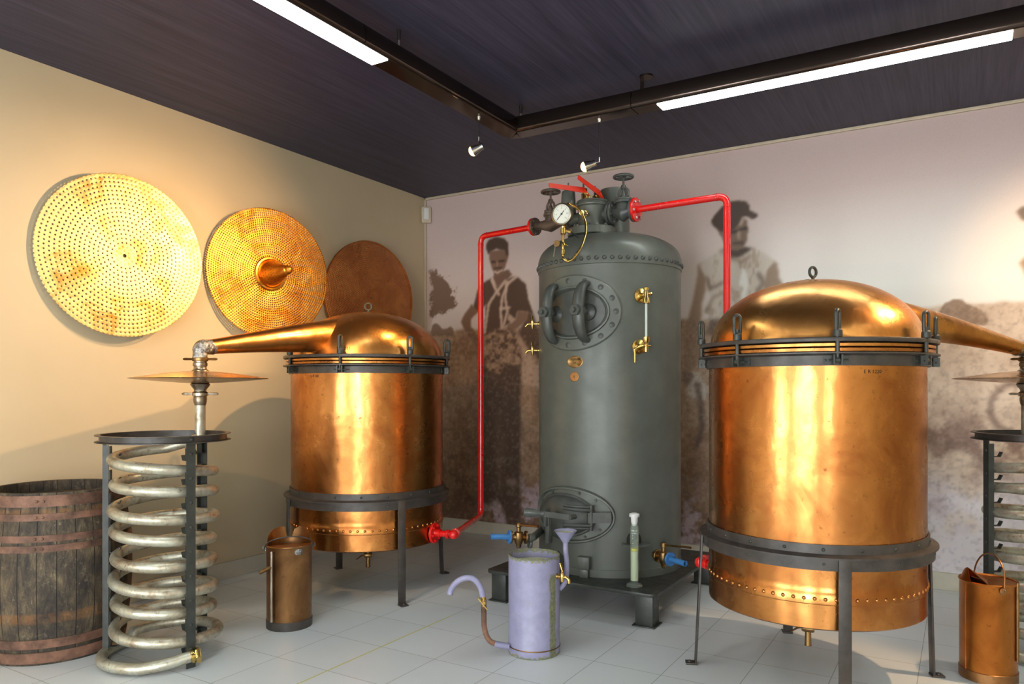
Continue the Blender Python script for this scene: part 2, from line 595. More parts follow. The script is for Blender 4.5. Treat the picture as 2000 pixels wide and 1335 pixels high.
    def build(self, name, mat, parent=None, label=None, bevel=0.0, sharp=35, org=None):
        o3 = Vector(org) if org is not None else (ORG.get(parent.name, Vector((0, 0, 0))) if parent else Vector((0, 0, 0)))
        me = bpy.data.meshes.new(name)
        me.from_pydata([tuple(p - o3) for p in self.v], [], self.f)
        bm = bmesh.new()
        bm.from_mesh(me)
        bmesh.ops.remove_doubles(bm, verts=bm.verts, dist=0.00002)
        bmesh.ops.recalc_face_normals(bm, faces=bm.faces)
        if bevel:
            es = [e for e in bm.edges if len(e.link_faces) == 2 and e.calc_face_angle(0) > math.radians(40)]
            bmesh.ops.bevel(bm, geom=es, offset=bevel, segments=2, affect='EDGES', profile=0.5)
        for f in bm.faces:
            f.smooth = True
        lim = math.radians(sharp)
        for e in bm.edges:
            if len(e.link_faces) == 2 and e.calc_face_angle(0) > lim:
                e.smooth = False
        bm.to_mesh(me)
        bm.free()
        me.materials.append(M[mat] if isinstance(mat, str) else mat)
        o = bpy.data.objects.new(name, me)
        COL.objects.link(o)
        if parent:
            o.parent = parent
            ORG[o.name] = o3
        else:
            o.location = o3
            ORG[o.name] = o3
        if label:
            o['label'] = label
        return o


class Studs:
    """rivets and bolts: every one an object of its own, sharing one mesh per size"""

    def __init__(self):
        self.it = []

    def dome(self, p, n, r, h, seg=12, rings=3):
        self.it.append(('dome', Vector(p), Vector(n).normalized(), r, h, seg, rings))

    def bolt(self, p, n, r, h):
        self.it.append(('bolt', Vector(p), Vector(n).normalized(), r, h, 0, 0))

    def build(self, name, mat, parent):
        o3 = ORG.get(parent.name, Vector((0, 0, 0)))
        meshes = {}
        for kind, p, n, r, h, seg, rings in self.it:
            key = (kind, r, h)
            if key not in meshes:
                mb = MB()
                if kind == 'dome':
                    mb.dome((0, 0, 0), (0, 0, 1), r, h, seg, rings)
                else:
                    mb.bolt((0, 0, 0), (0, 0, 1), r, h)
                o = mb.build(name, mat, None, org=(0, 0, 0))
                meshes[key] = o.data
            else:
                o = bpy.data.objects.new(name, meshes[key])
                COL.objects.link(o)
            o.parent = parent
            o.location = p - o3
            o.rotation_euler = n.to_track_quat('Z', 'Y').to_euler()


def thing(name, label, cat, loc, group=None):
    o = bpy.data.objects.new(name, None)
    o.empty_display_size = 0.1
    COL.objects.link(o)
    o.location = loc
    o['label'] = label
    o['category'] = cat
    if group:
        o['group'] = group
    ORG[o.name] = Vector(loc)
    return o


def tag(o, label, cat, group=None):
    o['label'] = label
    o['category'] = cat
    if group:
        o['group'] = group
    return o


def struct(o):
    o['kind'] = 'structure'
    return o


def bend(pts, R, n=6):
    """round the corners of a polyline"""
    pts = [Vector(p) for p in pts]
    out = [pts[0]]
    for i in range(1, len(pts) - 1):
        a, b, c = pts[i - 1], pts[i], pts[i + 1]
        u, v = (a - b).normalized(), (c - b).normalized()
        ang = u.angle(v)
        d = min(R / max(math.tan(ang / 2), 1e-3), (a - b).length * 0.49, (c - b).length * 0.49)
        p, q = b + u * d, b + v * d
        for k in range(n + 1):
            s = k / n
            out.append(p * (1 - s) ** 2 + b * 2 * s * (1 - s) + q * s * s)
    out.append(pts[-1])
    return out


def spline(pts, n=8):
    pts = [Vector(p) for p in pts]
    q = [pts[0]] + pts + [pts[-1]]
    out = []
    for i in range(1, len(q) - 2):
        for k in range(n):
            s = k / n
            out.append(0.5 * ((2 * q[i]) + (q[i + 1] - q[i - 1]) * s + (2 * q[i - 1] - 5 * q[i] + 4 * q[i + 1] - q[i + 2]) * s * s + (3 * q[i] - q[i - 1] - 3 * q[i + 1] + q[i + 2]) * s ** 3))
    out.append(pts[-1])
    return out


def text_mesh(name, txt, size, origin, ux, uy, mat, parent, depth=0.0006, cyl=None):
    cu = bpy.data.curves.new(name, 'FONT')
    cu.body = txt
    cu.size = size
    cu.align_x = 'CENTER'
    cu.align_y = 'CENTER'
    cu.resolution_u = 2
    cu.extrude = depth
    tmp = bpy.data.objects.new(name + '_tmp', cu)
    COL.objects.link(tmp)
    dg = bpy.context.evaluated_depsgraph_get()
    me = bpy.data.meshes.new_from_object(tmp.evaluated_get(dg))
    bpy.data.objects.remove(tmp)
    me.name = name
    ux, uy = Vector(ux).normalized(), Vector(uy).normalized()
    n = ux.cross(uy)
    o3 = ORG.get(parent.name, Vector((0, 0, 0)))
    for v in me.vertices:
        x, y, z = v.co
        if cyl:
            C, R, a0, z0 = cyl
            a = a0 + x / R
            v.co = Vector((C[0] + (R + z) * math.cos(a), C[1] + (R + z) * math.sin(a), z0 + y)) - o3
        else:
            v.co = Vector(origin) + ux * x + uy * y + n * z - o3
    me.materials.clear()
    me.materials.append(M[mat])
    o = bpy.data.objects.new(name, me)
    COL.objects.link(o)
    o.parent = parent
    ORG[o.name] = o3
    return o


def grid_box(c, size):
    return MB().box(c, size)


# ------------------------------------------------------------------ the room
T = 0.12
W_, L_ = XR - XL, YB - YF
cx, cy = (XL + XR) / 2, (YF + YB) / 2
struct(MB().box((cx, cy, -T / 2), (W_ + 2 * T, L_ + 2 * T, T)).build('floor', 'floor'))
struct(MB().box((cx, cy, H + T / 2), (W_ + 2 * T, L_ + 2 * T, T)).build('ceiling', 'ceiling'))
struct(MB().box((XL - T / 2, cy, H / 2), (T, L_ + 2 * T, H)).build('wall_left', 'wall'))
struct(MB().box((cx, YB + T / 2, H / 2), (W_, T, H)).build('wall_back', 'wall'))
struct(MB().box((XR + T / 2, cy, H / 2), (T, L_ + 2 * T, H)).build('wall_right', 'wall'))
struct(MB().box((cx, YF - T / 2, H / 2), (W_, T, H)).build('wall_front', 'wall'))
M['fill_glow'] = emit('added_fill_glow', (0.93, 0.98, 0.99, 1), 9.5)  # glowing panes added on the unseen front wall to fill the room with light
for i, (xa, xb) in enumerate(((-3.9, -2.7), (-1.2, 0.3), (1.9, 2.6))):
    w_ = MB().box(((xa + xb) / 2, YF + 0.02, 1.25), (xb - xa, 0.03, 2.0)).build('window_%d' % (i + 1), 'fill_glow')
    struct(w_)
    for xx in (xa, xb):
        MB().box((xx, YF + 0.03, 1.25), (0.06, 0.06, 2.06)).build('window_frame', 'white_plastic', w_, bevel=0.004)
    for z_ in (0.25, 2.25):
        MB().box(((xa + xb) / 2, YF + 0.03, z_), (xb - xa, 0.06, 0.06)).build('window_frame', 'white_plastic', w_, bevel=0.004)
BH = 0.13
struct(MB().box((XL + 0.008, cy, BH / 2), (0.016, L_, BH)).build('baseboard_left', 'skirting', bevel=0.003))
struct(MB().box((cx + 0.008, YB - 0.008, BH / 2), (W_ - 0.016, 0.016, BH)).build('baseboard_back', 'skirting', bevel=0.003))
struct(MB().box((cx + 0.01, YB - 0.012, H - 0.012), (W_ - 0.02, 0.024, 0.024)).build('trim_1', 'beige_plastic', bevel=0.004))
struct(MB().box((XL + 0.012, YB - 0.012, (BH + H - 0.024) / 2), (0.024, 0.024, H - 0.024 - BH)).build('trim_2', 'beige_plastic', bevel=0.004))

# --- photo mural on the back wall: a sepia print of grape pickers, painted per vertex in wall metres
MX0, MX1, MZ0, MZ1 = XL + 0.026, 1.7, BH + 0.001, H - 0.026
MY = YB - 0.006
STEP = 0.0095
nx, nz = int((MX1 - MX0) / STEP) + 1, int((MZ1 - MZ0) / STEP) + 1
gx = np.linspace(MX0, MX1, nx)
gz = np.linspace(MZ0, MZ1, nz)
GX, GZ = np.meshgrid(gx, gz)
rng = np.random.default_rng(5)


def wp(px, py):
    """point on the mural (x, z) of something printed there"""
    q = (px - 1000) / F_PX
    D = MY / (CY + SY * q)
    return D * (-SY + CY * q), CAM_H + (HZ - py) / F_PX * D


def blur(a, s):
    if s < 0.4:
        return a
    k = int(3 * s) + 1
    w = np.exp(-0.5 * (np.arange(-k, k + 1) / s) ** 2)
    w /= w.sum()
    for ax in (0, 1):
        p = np.pad(a, [(k, k) if i == ax else (0, 0) for i in range(2)], mode='edge')
        a = sum(w[i] * (p[i:i + a.shape[0], :] if ax == 0 else p[:, i:i + a.shape[1]]) for i in range(2 * k + 1))
    return a


def fnoise(scale, octs=4, fall=0.55, sx=1.0):
    """value noise, cell size in metres"""
    out = np.zeros((nz, nx))
    amp, tot = 1.0, 0.0
    for o in range(octs):
        c = scale / 2 ** o
        m, n = int((MZ1 - MZ0) / c) + 3, int((MX1 - MX0) / (c * sx)) + 3
        g = rng.random((m, n))
        u, v = (GX - MX0) / (c * sx), (GZ - MZ0) / c
        i, j = u.astype(int), v.astype(int)
        fu, fv = u - i, v - j
        fu, fv = fu * fu * (3 - 2 * fu), fv * fv * (3 - 2 * fv)
        out += amp * ((g[j, i] * (1 - fu) + g[j, i + 1] * fu) * (1 - fv) + (g[j + 1, i] * (1 - fu) + g[j + 1, i + 1] * fu) * fv)
        tot += amp
        amp *= fall
    return out / tot


def inside(poly):
    m = np.zeros((nz, nx), bool)
    n = len(poly)
    for i in range(n):
        x0, z0 = poly[i]
        x1, z1 = poly[(i + 1) % n]
        if abs(z1 - z0) < 1e-9:
            continue
        c = (GZ > min(z0, z1)) & (GZ <= max(z0, z1))
        m ^= c & (GX < (x1 - x0) * (GZ - z0) / (z1 - z0) + x0)
    return m.astype(float)


IMG = np.zeros((nz, nx, 3))


def lay(mask, col, a=1.0):
    c = np.array([v / 255 for v in col])
    m = (mask * a)[..., None]
    IMG[:] = IMG * (1 - m) + c * m


def poly(pts, col, org=(0, 0), s=1.0, soft=0.9, a=1.0, rough=0.0):
    pp = [wp(org[0] + x / s, org[1] + y / s) for x, y in pts]
    m = blur(inside(pp), soft)
    if rough:
        m = np.clip((m - 0.5) * 3 + 0.5 + (fnoise(0.08, 4, 0.7) - 0.5) * rough, 0, 1) * (m > 0.02)
    lay(m, col, a)
    return m


def stroke(pts, w, col, org=(0, 0), s=1.0, soft=0.8, a=1.0):
    pp = [wp(org[0] + x / s, org[1] + y / s) for x, y in pts]
    d = np.full((nz, nx), 9.0)
    for (x0, z0), (x1, z1) in zip(pp[:-1], pp[1:]):
        L = (x1 - x0) ** 2 + (z1 - z0) ** 2
        tt = np.clip(((GX - x0) * (x1 - x0) + (GZ - z0) * (z1 - z0)) / L, 0, 1)
        d = np.minimum(d, np.hypot(GX - x0 - tt * (x1 - x0), GZ - z0 - tt * (z1 - z0)))
    lay(blur((d < w / 2).astype(float), soft), col, a)


IMG[:] = np.array([222, 206, 198]) / 255
lay(np.clip((GZ - 1.9) / 1.6, 0, 1), (206, 182, 180), 0.9)
lay(np.clip((GX + 2.6) / 1.6, 0, 1) * np.clip((3.1 - GZ) / 0.8, 0, 1), (246, 243, 238), 0.9)  # paler sky at right: lamp light on the wall put into the print colour
# ground
big, mid, fine = fnoise(0.5, 5), fnoise(0.16, 5, 0.6), fnoise(0.03, 2, 0.8)
hor = wp(850, 648)[1] + 0.03 * (mid - 0.5) * 2
ground = blur((GZ < hor - (GX - XL) * 0.0).astype(float), 1.5)
lay(ground, (170, 140, 115))
rightg = np.clip((GX + 1.9) / 1.2, 0, 1)
lay(ground * rightg, (228, 206, 186), 0.9)
lay(ground * np.clip((mid - 0.42) * 4, 0, 1) * (1 - 0.6 * rightg), (134, 104, 82), 0.55)
lay(ground * np.clip((0.55 - GZ + mid) * 1.2, 0, 1) * (1 - rightg), (98, 72, 54), 0.75)
lay(ground * (1 - rightg) * np.clip((GZ - 0.75) * 3, 0, 1) * np.clip((1.35 - GZ) * 3, 0, 1) * np.clip((big - 0.4) * 4, 0, 1), (178, 146, 122), 0.7)
# pale lilac patches low down, from the picker's feet rightwards
lo = ground * np.clip((0.75 + 0.25 * rightg - GZ) * 3, 0, 1) * np.clip((GX + 4.35) / 0.25, 0, 1)
lay(lo * np.clip((mid - 0.47) * 7, 0, 1), (196, 178, 190), 0.85)
lay(lo * rightg * np.clip((big - 0.30) * 6, 0, 1), (234, 228, 238), 0.92)
dk = rightg * np.exp(-((GZ - 1.12 - 0.3 * (big - 0.5)) / 0.2) ** 2) * np.clip((mid - 0.3) * 4, 0, 1)
lay(dk, (128, 98, 86), 0.85)
# tree at the corner, bush far right
poly([(0, 380), (60, 395), (120, 440), (200, 500), (175, 560), (235, 650), (180, 700), (60, 720), (0, 780)], (122, 96, 80), (840, 440), 4.17, 3.5, 0.95, 5.0)
poly([(20, 790), (60, 800), (110, 850), (180, 810), (200, 900), (0, 900)], (130, 104, 86), (840, 440), 4.17, 2.5, 0.9, 1.5)
poly([(150, 940), (200, 870), (270, 830), (340, 825), (380, 880), (440, 890), (520, 930), (560, 990), (560, 1060), (150, 1060)], (146, 118, 96), (1800, 390), 4.305, 2.0, 0.95, 1.6)
# first picker
O1, S1 = (840, 440), 4.173
DK, SKN, LT = (86, 66, 56), (132, 102, 84), (206, 178, 160)
poly([(800, 700), (845, 730), (895, 900), (895, 1100), (800, 1000), (720, 880)], (96, 74, 62), O1, S1, 1.2)
poly([(430, 1120), (745, 1100), (742, 1335), (738, 1400), (736, 2000), (742, 2480), (640, 2480), (590, 2300), (570, 2250), (545, 2300), (420, 2250), (410, 1700)], (88, 70, 60), O1, S1, 1.6)
stroke([(560, 1500), (555, 1900), (575, 2200)], 0.05, (112, 90, 76), O1, S1, 2.2, 0.7)
stroke([(600, 1700), (570, 1950)], 0.05, (120, 96, 80), O1, S1, 2.0, 0.6)
poly([(430, 470), (500, 430), (540, 500), (600, 460), (670, 415), (720, 425), (780, 480), (800, 600), (845, 730), (800, 705), (710, 700), (700, 760), (640, 800), (560, 850), (470, 890), (440, 900), (455, 640), (400, 705), (345, 690), (390, 520)], DK, O1, S1, 1.0)
poly([(340, 640), (395, 700), (335, 760), (330, 820), (390, 900), (440, 950), (400, 985), (350, 950), (285, 860), (252, 790), (270, 740)], (128, 98, 80), O1, S1, 1.0)
poly([(710, 695), (795, 700), (800, 765), (720, 830), (640, 890), (590, 880), (640, 800), (700, 760)], (138, 108, 90), O1, S1, 1.0)
m = poly([(440, 990), (470, 890), (560, 840), (640, 840), (720, 900), (740, 1000), (742, 1120), (680, 1140), (620, 1120), (560, 1220), (510, 1200), (440, 1130)], (146, 116, 96), O1, S1, 1.2)
sp = fnoise(0.05, 2, 0.7)
lay(m * np.clip((sp - 0.5) * 8, 0, 1), (182, 150, 126), 0.8)
lay(m * np.clip((0.42 - sp) * 9, 0, 1), (92, 70, 58), 0.8)
poly([(715, 870), (760, 960), (890, 1160), (890, 1320), (800, 1330), (745, 1250), (760, 1080)], (196, 164, 142), O1, S1, 1.4)
poly([(515, 440), (520, 385), (600, 370), (640, 360), (668, 400), (600, 470), (545, 505)], (118, 90, 76), O1, S1, 0.9)
poly([(478, 205), (632, 200), (640, 250), (615, 330), (582, 400), (545, 415), (508, 365), (482, 270)], (130, 100, 84), O1, S1, 0.9)
poly([(455, 160), (480, 115), (540, 92), (600, 105), (635, 140), (640, 250), (620, 240), (610, 205), (540, 190), (485, 215), (475, 240), (460, 195)], (80, 60, 52), O1, S1, 0.9)
stroke([(500, 295), (535, 300)], 0.018, (62, 46, 42), O1, S1, 0.8)
stroke([(560, 290), (605, 285)], 0.018, (62, 46, 42), O1, S1, 0.8)
stroke([(545, 300), (545, 330)], 0.02, (160, 130, 112), O1, S1, 0.8)
stroke([(520, 375), (550, 385), (585, 365)], 0.016, (214, 190, 172), O1, S1, 0.7)
stroke([(525, 350), (580, 345)], 0.014, (84, 62, 54), O1, S1, 0.7)
poly([(492, 440), (512, 425), (528, 500), (520, 505)], LT, O1, S1, 0.8)
for ln in ([(505, 440), (530, 510), (560, 560)], [(610, 455), (530, 560), (478, 640), (445, 870)], [(635, 470), (590, 580), (575, 690), (585, 830)], [(625, 460), (612, 590), (630, 700), (600, 810)], [(575, 680), (645, 670)], [(625, 480), (700, 420)]):
    stroke(ln, 0.032, LT, O1, S1, 0.9, 0.95)
poly([(640, 715), (700, 765), (660, 800), (630, 760)], (196, 168, 148), O1, S1, 0.9)
lay(blur(((np.hypot(GX - wp(968, 985)[0], GZ - wp(968, 985)[1])) < 0.05).astype(float), 2), (186, 170, 170), 0.8)
lay(blur(((np.hypot(GX - wp(1000, 942)[0], (GZ - wp(1000, 942)[1]) * 1.6)) < 0.06).astype(float), 2), (170, 150, 140), 0.7)
# second picker
O2, S2 = (1320, 370), 4.945
AR = (158, 132, 112)
poly([(90, 1335), (140, 1380), (240, 1335), (420, 1335), (460, 1700), (330, 2300), (60, 2300), (60, 1500)], (176, 152, 132), O2, S2, 3.0, 0.7)
poly([(215, 700), (300, 850), (290, 970), (250, 1100), (240, 1335), (200, 1700), (60, 1750), (100, 1335), (160, 1080), (200, 880)], AR, O2, S2, 1.3)
poly([(865, 780), (930, 685), (982, 710), (1000, 850), (1060, 980), (1100, 1200), (820, 1200)], (154, 130, 110), O2, S2, 1.2)
m = poly([(228, 700), (400, 610), (560, 660), (740, 560), (850, 610), (960, 690), (870, 780), (850, 920), (800, 1000), (820, 1335), (300, 1335), (330, 1210), (275, 1180), (345, 1050), (300, 970), (295, 850)], (208, 196, 184), O2, S2, 1.2)
fold = fnoise(0.12, 3, 0.6, 0.5)
lay(m * np.clip((fold - 0.5) * 5, 0, 1), (172, 152, 134), 0.75)
stroke([(300, 850), (330, 960), (450, 900)], 0.03, (128, 106, 92), O2, S2, 1.4, 0.8)
stroke([(290, 1180), (360, 1040), (540, 960)], 0.026, (150, 128, 110), O2, S2, 1.4, 0.8)
stroke([(800, 820), (850, 900), (790, 980)], 0.04, (120, 100, 86), O2, S2, 1.4, 0.8)
poly([(330, 1250), (470, 1250), (450, 1335), (440, 1420), (280, 1400)], (118, 98, 86), O2, S2, 1.4)
poly([(440, 570), (660, 550), (745, 570), (600, 655), (530, 660)], (84, 70, 62), O2, S2, 1.2)
poly([(405, 380), (455, 400), (460, 475), (425, 445)], (128, 104, 90), O2, S2, 0.9)
poly([(440, 360), (600, 330), (640, 262), (690, 300), (697, 400), (690, 480), (655, 560), (590, 590), (500, 575), (450, 480)], (126, 104, 90), O2, S2, 1.0)
stroke([(640, 280), (625, 330)], 0.035, (186, 164, 146), O2, S2, 1.0)
stroke([(530, 410), (585, 400)], 0.03, (70, 58, 52), O2, S2, 1.0)
stroke([(625, 385), (680, 375)], 0.026, (70, 58, 52), O2, S2, 1.0)
stroke([(605, 420), (612, 470)], 0.026, (176, 152, 134), O2, S2, 1.0)
stroke([(560, 520), (640, 515)], 0.024, (84, 68, 60), O2, S2, 1.0)
poly([(345, 290), (380, 240), (450, 160), (520, 120), (600, 106), (680, 113), (706, 150), (718, 200), (790, 235), (792, 265), (742, 290), (700, 262), (640, 265), (600, 340), (560, 385), (480, 410), (420, 402), (350, 335)], (82, 66, 58), O2, S2, 0.9)
poly([(640, 760), (608, 920), (642, 940), (636, 1065), (672, 1070), (705, 900), (680, 780)], (238, 234, 228), O2, S2, 1.0)
stroke([(430, 590), (520, 660), (640, 700), (720, 640)], 0.03, (150, 128, 112), O2, S2, 1.4, 0.7)
poly([(60, 420), (90, 300), (130, 310), (150, 360), (190, 400), (170, 470), (80, 450)], (216, 206, 198), (1320, 620), 2.9, 1.5, 0.85)
stroke([(120, 380), (140, 480), (150, 620), (120, 720)], 0.05, (96, 80, 72), (1320, 620), 2.9, 1.6, 0.8)
poly([(40, 310), (70, 300), (110, 330), (60, 390), (38, 370)], (120, 100, 88), (1320, 620), 2.9, 1.5, 0.8)
# third picker, mostly past the frame, and a hoop lying in the grass
poly([(1985, 414), (1996, 403), (2040, 395), (2085, 405), (2090, 425), (2040, 432), (1996, 430)], (112, 92, 80), soft=1.0)
poly([(2005, 432), (2070, 430), (2068, 480), (2040, 500), (2012, 478)], (150, 126, 108), soft=1.0)
poly([(1990, 513), (2003, 500), (2030, 488), (2066, 490), (2098, 505), (2112, 560), (2118, 660), (2096, 668), (2090, 600), (2084, 700), (2080, 830), (2056, 834), (2050, 720), (2040, 836), (2016, 834), (2012, 700), (2010, 560), (1999, 526)], (168, 134, 104), soft=1.2)
for k in range(1):
    ring = [(1992 + 58 * math.cos(a), 797 + 50 * math.sin(a)) for a in np.linspace(0, 2 * PI, 40)]
    stroke(ring, 0.042, (138, 114, 100), soft=1.2, a=0.9)
lay(np.clip((fine - 0.5) * 2, 0, 1) * ground, (60, 46, 40), 0.28)
lay(np.clip((0.5 - fine) * 2, 0, 1) * ground, (232, 214, 200), 0.28)

me = bpy.data.meshes.new('photo_mural')
vs = np.stack([GX, np.full_like(GX, MY), GZ], -1).reshape(-1, 3)
idx = (np.arange(nz - 1)[:, None] * nx + np.arange(nx - 1)[None, :]).reshape(-1)
fc = np.stack([idx, idx + 1, idx + nx + 1, idx + nx], -1)
me.vertices.add(len(vs))
me.vertices.foreach_set('co', vs.ravel())
me.loops.add(fc.size)
me.loops.foreach_set('vertex_index', fc.ravel().astype(np.int32))
me.polygons.add(len(fc))
me.polygons.foreach_set('loop_start', np.arange(0, fc.size, 4, dtype=np.int32))
me.update()
me.validate()
ca = me.color_attributes.new('print', 'FLOAT_COLOR', 'POINT')
lc = np.where(IMG <= 0.04045, IMG / 12.92, ((IMG + 0.055) / 1.055) ** 2.4)
ca.data.foreach_set('color', np.concatenate([lc, np.ones((nz, nx, 1))], -1).astype(np.float32).ravel())
t = NT('sepia_photo_print')
at_ = t.n('ShaderNodeAttribute', attribute_name='print')
gn = t.noise(330, 2, 0.7)
c = t.mix(0.12, at_.outputs[0], t.ramp(gn, [(0.35, (0.25, 0.2, 0.17, 1)), (0.65, (1, 0.96, 0.93, 1))]), 'OVERLAY')
M['mural'] = t.done(t.bsdf(c, 0.0, 0.45))
me.materials.append(M['mural'])
mural = bpy.data.objects.new('photo_mural', me)
COL.objects.link(mural)
tag(mural, 'sepia photograph of grape pickers printed large across the back wall', 'mural')

# ------------------------------------------------------------------ ceiling light rail
RX, RY, RZ = -2.80, 4.645, 3.335     # rail corner, underside height
RW, RH = 0.15, 0.12
YEND, XEND = -1.6, 2.4


def rail_section(n=18):
    """cross-section: flat underside, rounded sides and top (u across, h up)"""
    pts = [(-0.062, 0.0), (0.062, 0.0)]
    for k in range(1, n):
        a = -PI / 2 + PI * k / n
        pts.append((0.058 + 0.024 * math.cos(a), 0.026 + 0.026 * math.sin(a)) if a < 0 else (0.052 + 0.030 * math.cos(a) - 0.0, 0.026 + 0.092 * math.sin(a)))
    left = [(-u, h) for u, h in reversed(pts[2:])]
    return pts + left


SEC = rail_section()
rail = thing('ceiling_light', 'dark bronze suspended light rail turning a corner under the ceiling', 'ceiling light', (RX, RY, RZ))


def sweep_rail(path):
    rows = []
    path = [Vector(p) for p in path]
    for i, p in enumerate(path):
        a = (path[i] - path[i - 1]).normalized() if i > 0 else (path[1] - path[0]).normalized()
        b = (path[i + 1] - path[i]).normalized() if i < len(path) - 1 else a
        tdir = (a + b).normalized()
        side = tdir.cross(Vector((0, 0, 1))).normalized()
        k = 1 / max(0.3, math.sqrt(max(0.05, (1 + a.dot(b)) / 2)))
        rows.append([p + side * (u * k) + Vector((0, 0, h)) for u, h in SEC])
    return MB().quadgrid(rows, cap0=True, cap1=True)


gap = 0.006
sweep_rail([(RX, 2.99, RZ), (RX, RY - 0.04, RZ), (RX + 0.008, RY - 0.012, RZ), (RX + 0.04, RY, RZ), (-1.86, RY, RZ)]).build('corner_section', 'rail', rail)
sweep_rail([(RX, YEND, RZ), (RX, 2.99 - gap, RZ)]).build('long_section', 'rail', rail)
sweep_rail([(-1.86 + gap, RY, RZ), (XEND, RY, RZ)]).build('long_section', 'rail', rail)
for yc in (2.99,):
    MB().box((RX, yc - gap / 2, RZ + 0.04), (0.12, gap * 1.2, 0.06)).build('joint', 'steel', rail)
MB().box((-1.86 + gap / 2, RY, RZ + 0.04), (gap * 1.2, 0.12, 0.06)).build('joint', 'steel', rail)
MB().box((RX, (3.19 + 0.9) / 2, RZ - 0.003), (0.116, 3.19 - 0.9, 0.008)).build('diffuser', 'tube', rail, 'glowing white diffuser')
MB().box((RX, (0.7 - 1.5) / 2, RZ - 0.003), (0.116, 2.2, 0.008)).build('diffuser', 'tube', rail, 'glowing white diffuser')
MB().box(((-1.685 + 0.222) / 2, RY, RZ - 0.003), (1.907, 0.116, 0.008)).build('diffuser', 'tube', rail, 'glowing white diffuser')
MB().box(((0.45 + 2.3) / 2, RY, RZ - 0.003), (1.85, 0.116, 0.008)).build('diffuser', 'tube', rail, 'glowing white diffuser')
for (hx, hy) in ((RX + 0.03, 3.32), (RX + 0.05, RY + 0.02), (RX, 0.8)):
    MB().cyl((hx, hy, RZ + 0.08), (hx, hy, H - 0.04), 0.0045, seg=10).build('hanger_rod', 'steel', rail)
    MB().cyl((hx, hy, H - 0.055), (hx, hy, H), 0.010, 0.013, seg=12).build('hanger_cap', 'black', rail)
bx = -1.80
MB().cyl((bx + 0.02, RY + 0.0, H - 0.012), (bx + 0.02, RY, H), 0.045, seg=28).build('mount_plate', 'rail', rail)
MB().box((bx - 0.01, RY, (RZ + 0.08 + H) / 2), (0.012, 0.04, H - RZ - 0.08)).build('mount_strap', 'rail', rail)

# unseen rails added as fill light, behind the viewer and on the far side
for (lab, x0, y0, x1, y1) in (('added straight fill light rail behind the viewer running across the room', -1.6, -1.4, 2.2, -1.4), ('added straight fill light rail running along the far side wall', 2.3, -0.6, 2.3, 3.4)):
    r2 = thing('ceiling_light', lab, 'ceiling light', ((x0 + x1) / 2, (y0 + y1) / 2, RZ))
    sweep_rail([(x0, y0, RZ), (x1, y1, RZ)]).build('long_section', 'rail', r2)
    MB().box(((x0 + x1) / 2, (y0 + y1) / 2, RZ - 0.003), (max(x1 - x0 - 0.2, 0.116), max(y1 - y0 - 0.2, 0.116), 0.008)).build('diffuser', 'tube', r2)
    for s in (0.2, 0.8):
        MB().cyl((x0 + (x1 - x0) * s, y0 + (y1 - y0) * s, RZ + 0.08), (x0 + (x1 - x0) * s, y0 + (y1 - y0) * s, H), 0.0045, seg=10).build('hanger_rod', 'steel', r2)


def spotlight(label, top, low, head, target, watts, deg=70, blend=0.25):
    top, low, head, target = Vector(top), Vector(low), Vector(head), Vector(target)
    s = thing('spotlight', label, 'spotlight', top)
    MB().cyl(top, top - Vector((0, 0, 0.022)), 0.013, 0.009, 16).build('socket', 'chrome', s)
    MB().cyl(top - Vector((0, 0, 0.02)), low, 0.0038, seg=10).build('stem', 'black', s)
    MB().cyl(low + Vector((0, 0, 0.018)), low - Vector((0, 0, 0.012)), 0.007, seg=12).build('joint', 'chrome', s)
    d = (target - head).normalized()
    mb = MB()
    mb.lathe([(0.012, -0.052), (0.022, -0.045), (0.024, -0.02), (0.03, 0.0), (0.036, 0.03), (0.034, 0.03), (0.028, 0.0)], head, d, 28, caps=False)
    mb.cyl(low - Vector((0, 0, 0.006)), head - d * 0.03, 0.004, seg=8)
    mb.cyl(head - d * 0.052, head - d * 0.046, 0.012, 0.022, 20)
    mb.build('lamp_head', 'chrome', s)
    MB().lathe([(0.029, 0.010), (0.034, 0.033), (0.031, 0.040), (0.022, 0.050), (0.010, 0.055), (0.001, 0.056)], head, d, 24, caps=False).build('bulb', 'bulb', s, 'glowing halogen bulb')
    ld = bpy.data.lights.new('halogen_beam', 'SPOT')
    ld.energy = watts
    ld.color = (1.0, 0.61, 0.28)
    ld.spot_size = math.radians(deg)
    ld.spot_blend = blend
    ld.shadow_soft_size = 0.02
    lo = bpy.data.objects.new('halogen_beam', ld)
    COL.objects.link(lo)
    lo.parent = s
    lo.location = head + d * 0.07 - top
    lo.rotation_euler = d.to_track_quat('-Z', 'Y').to_euler()
    return s


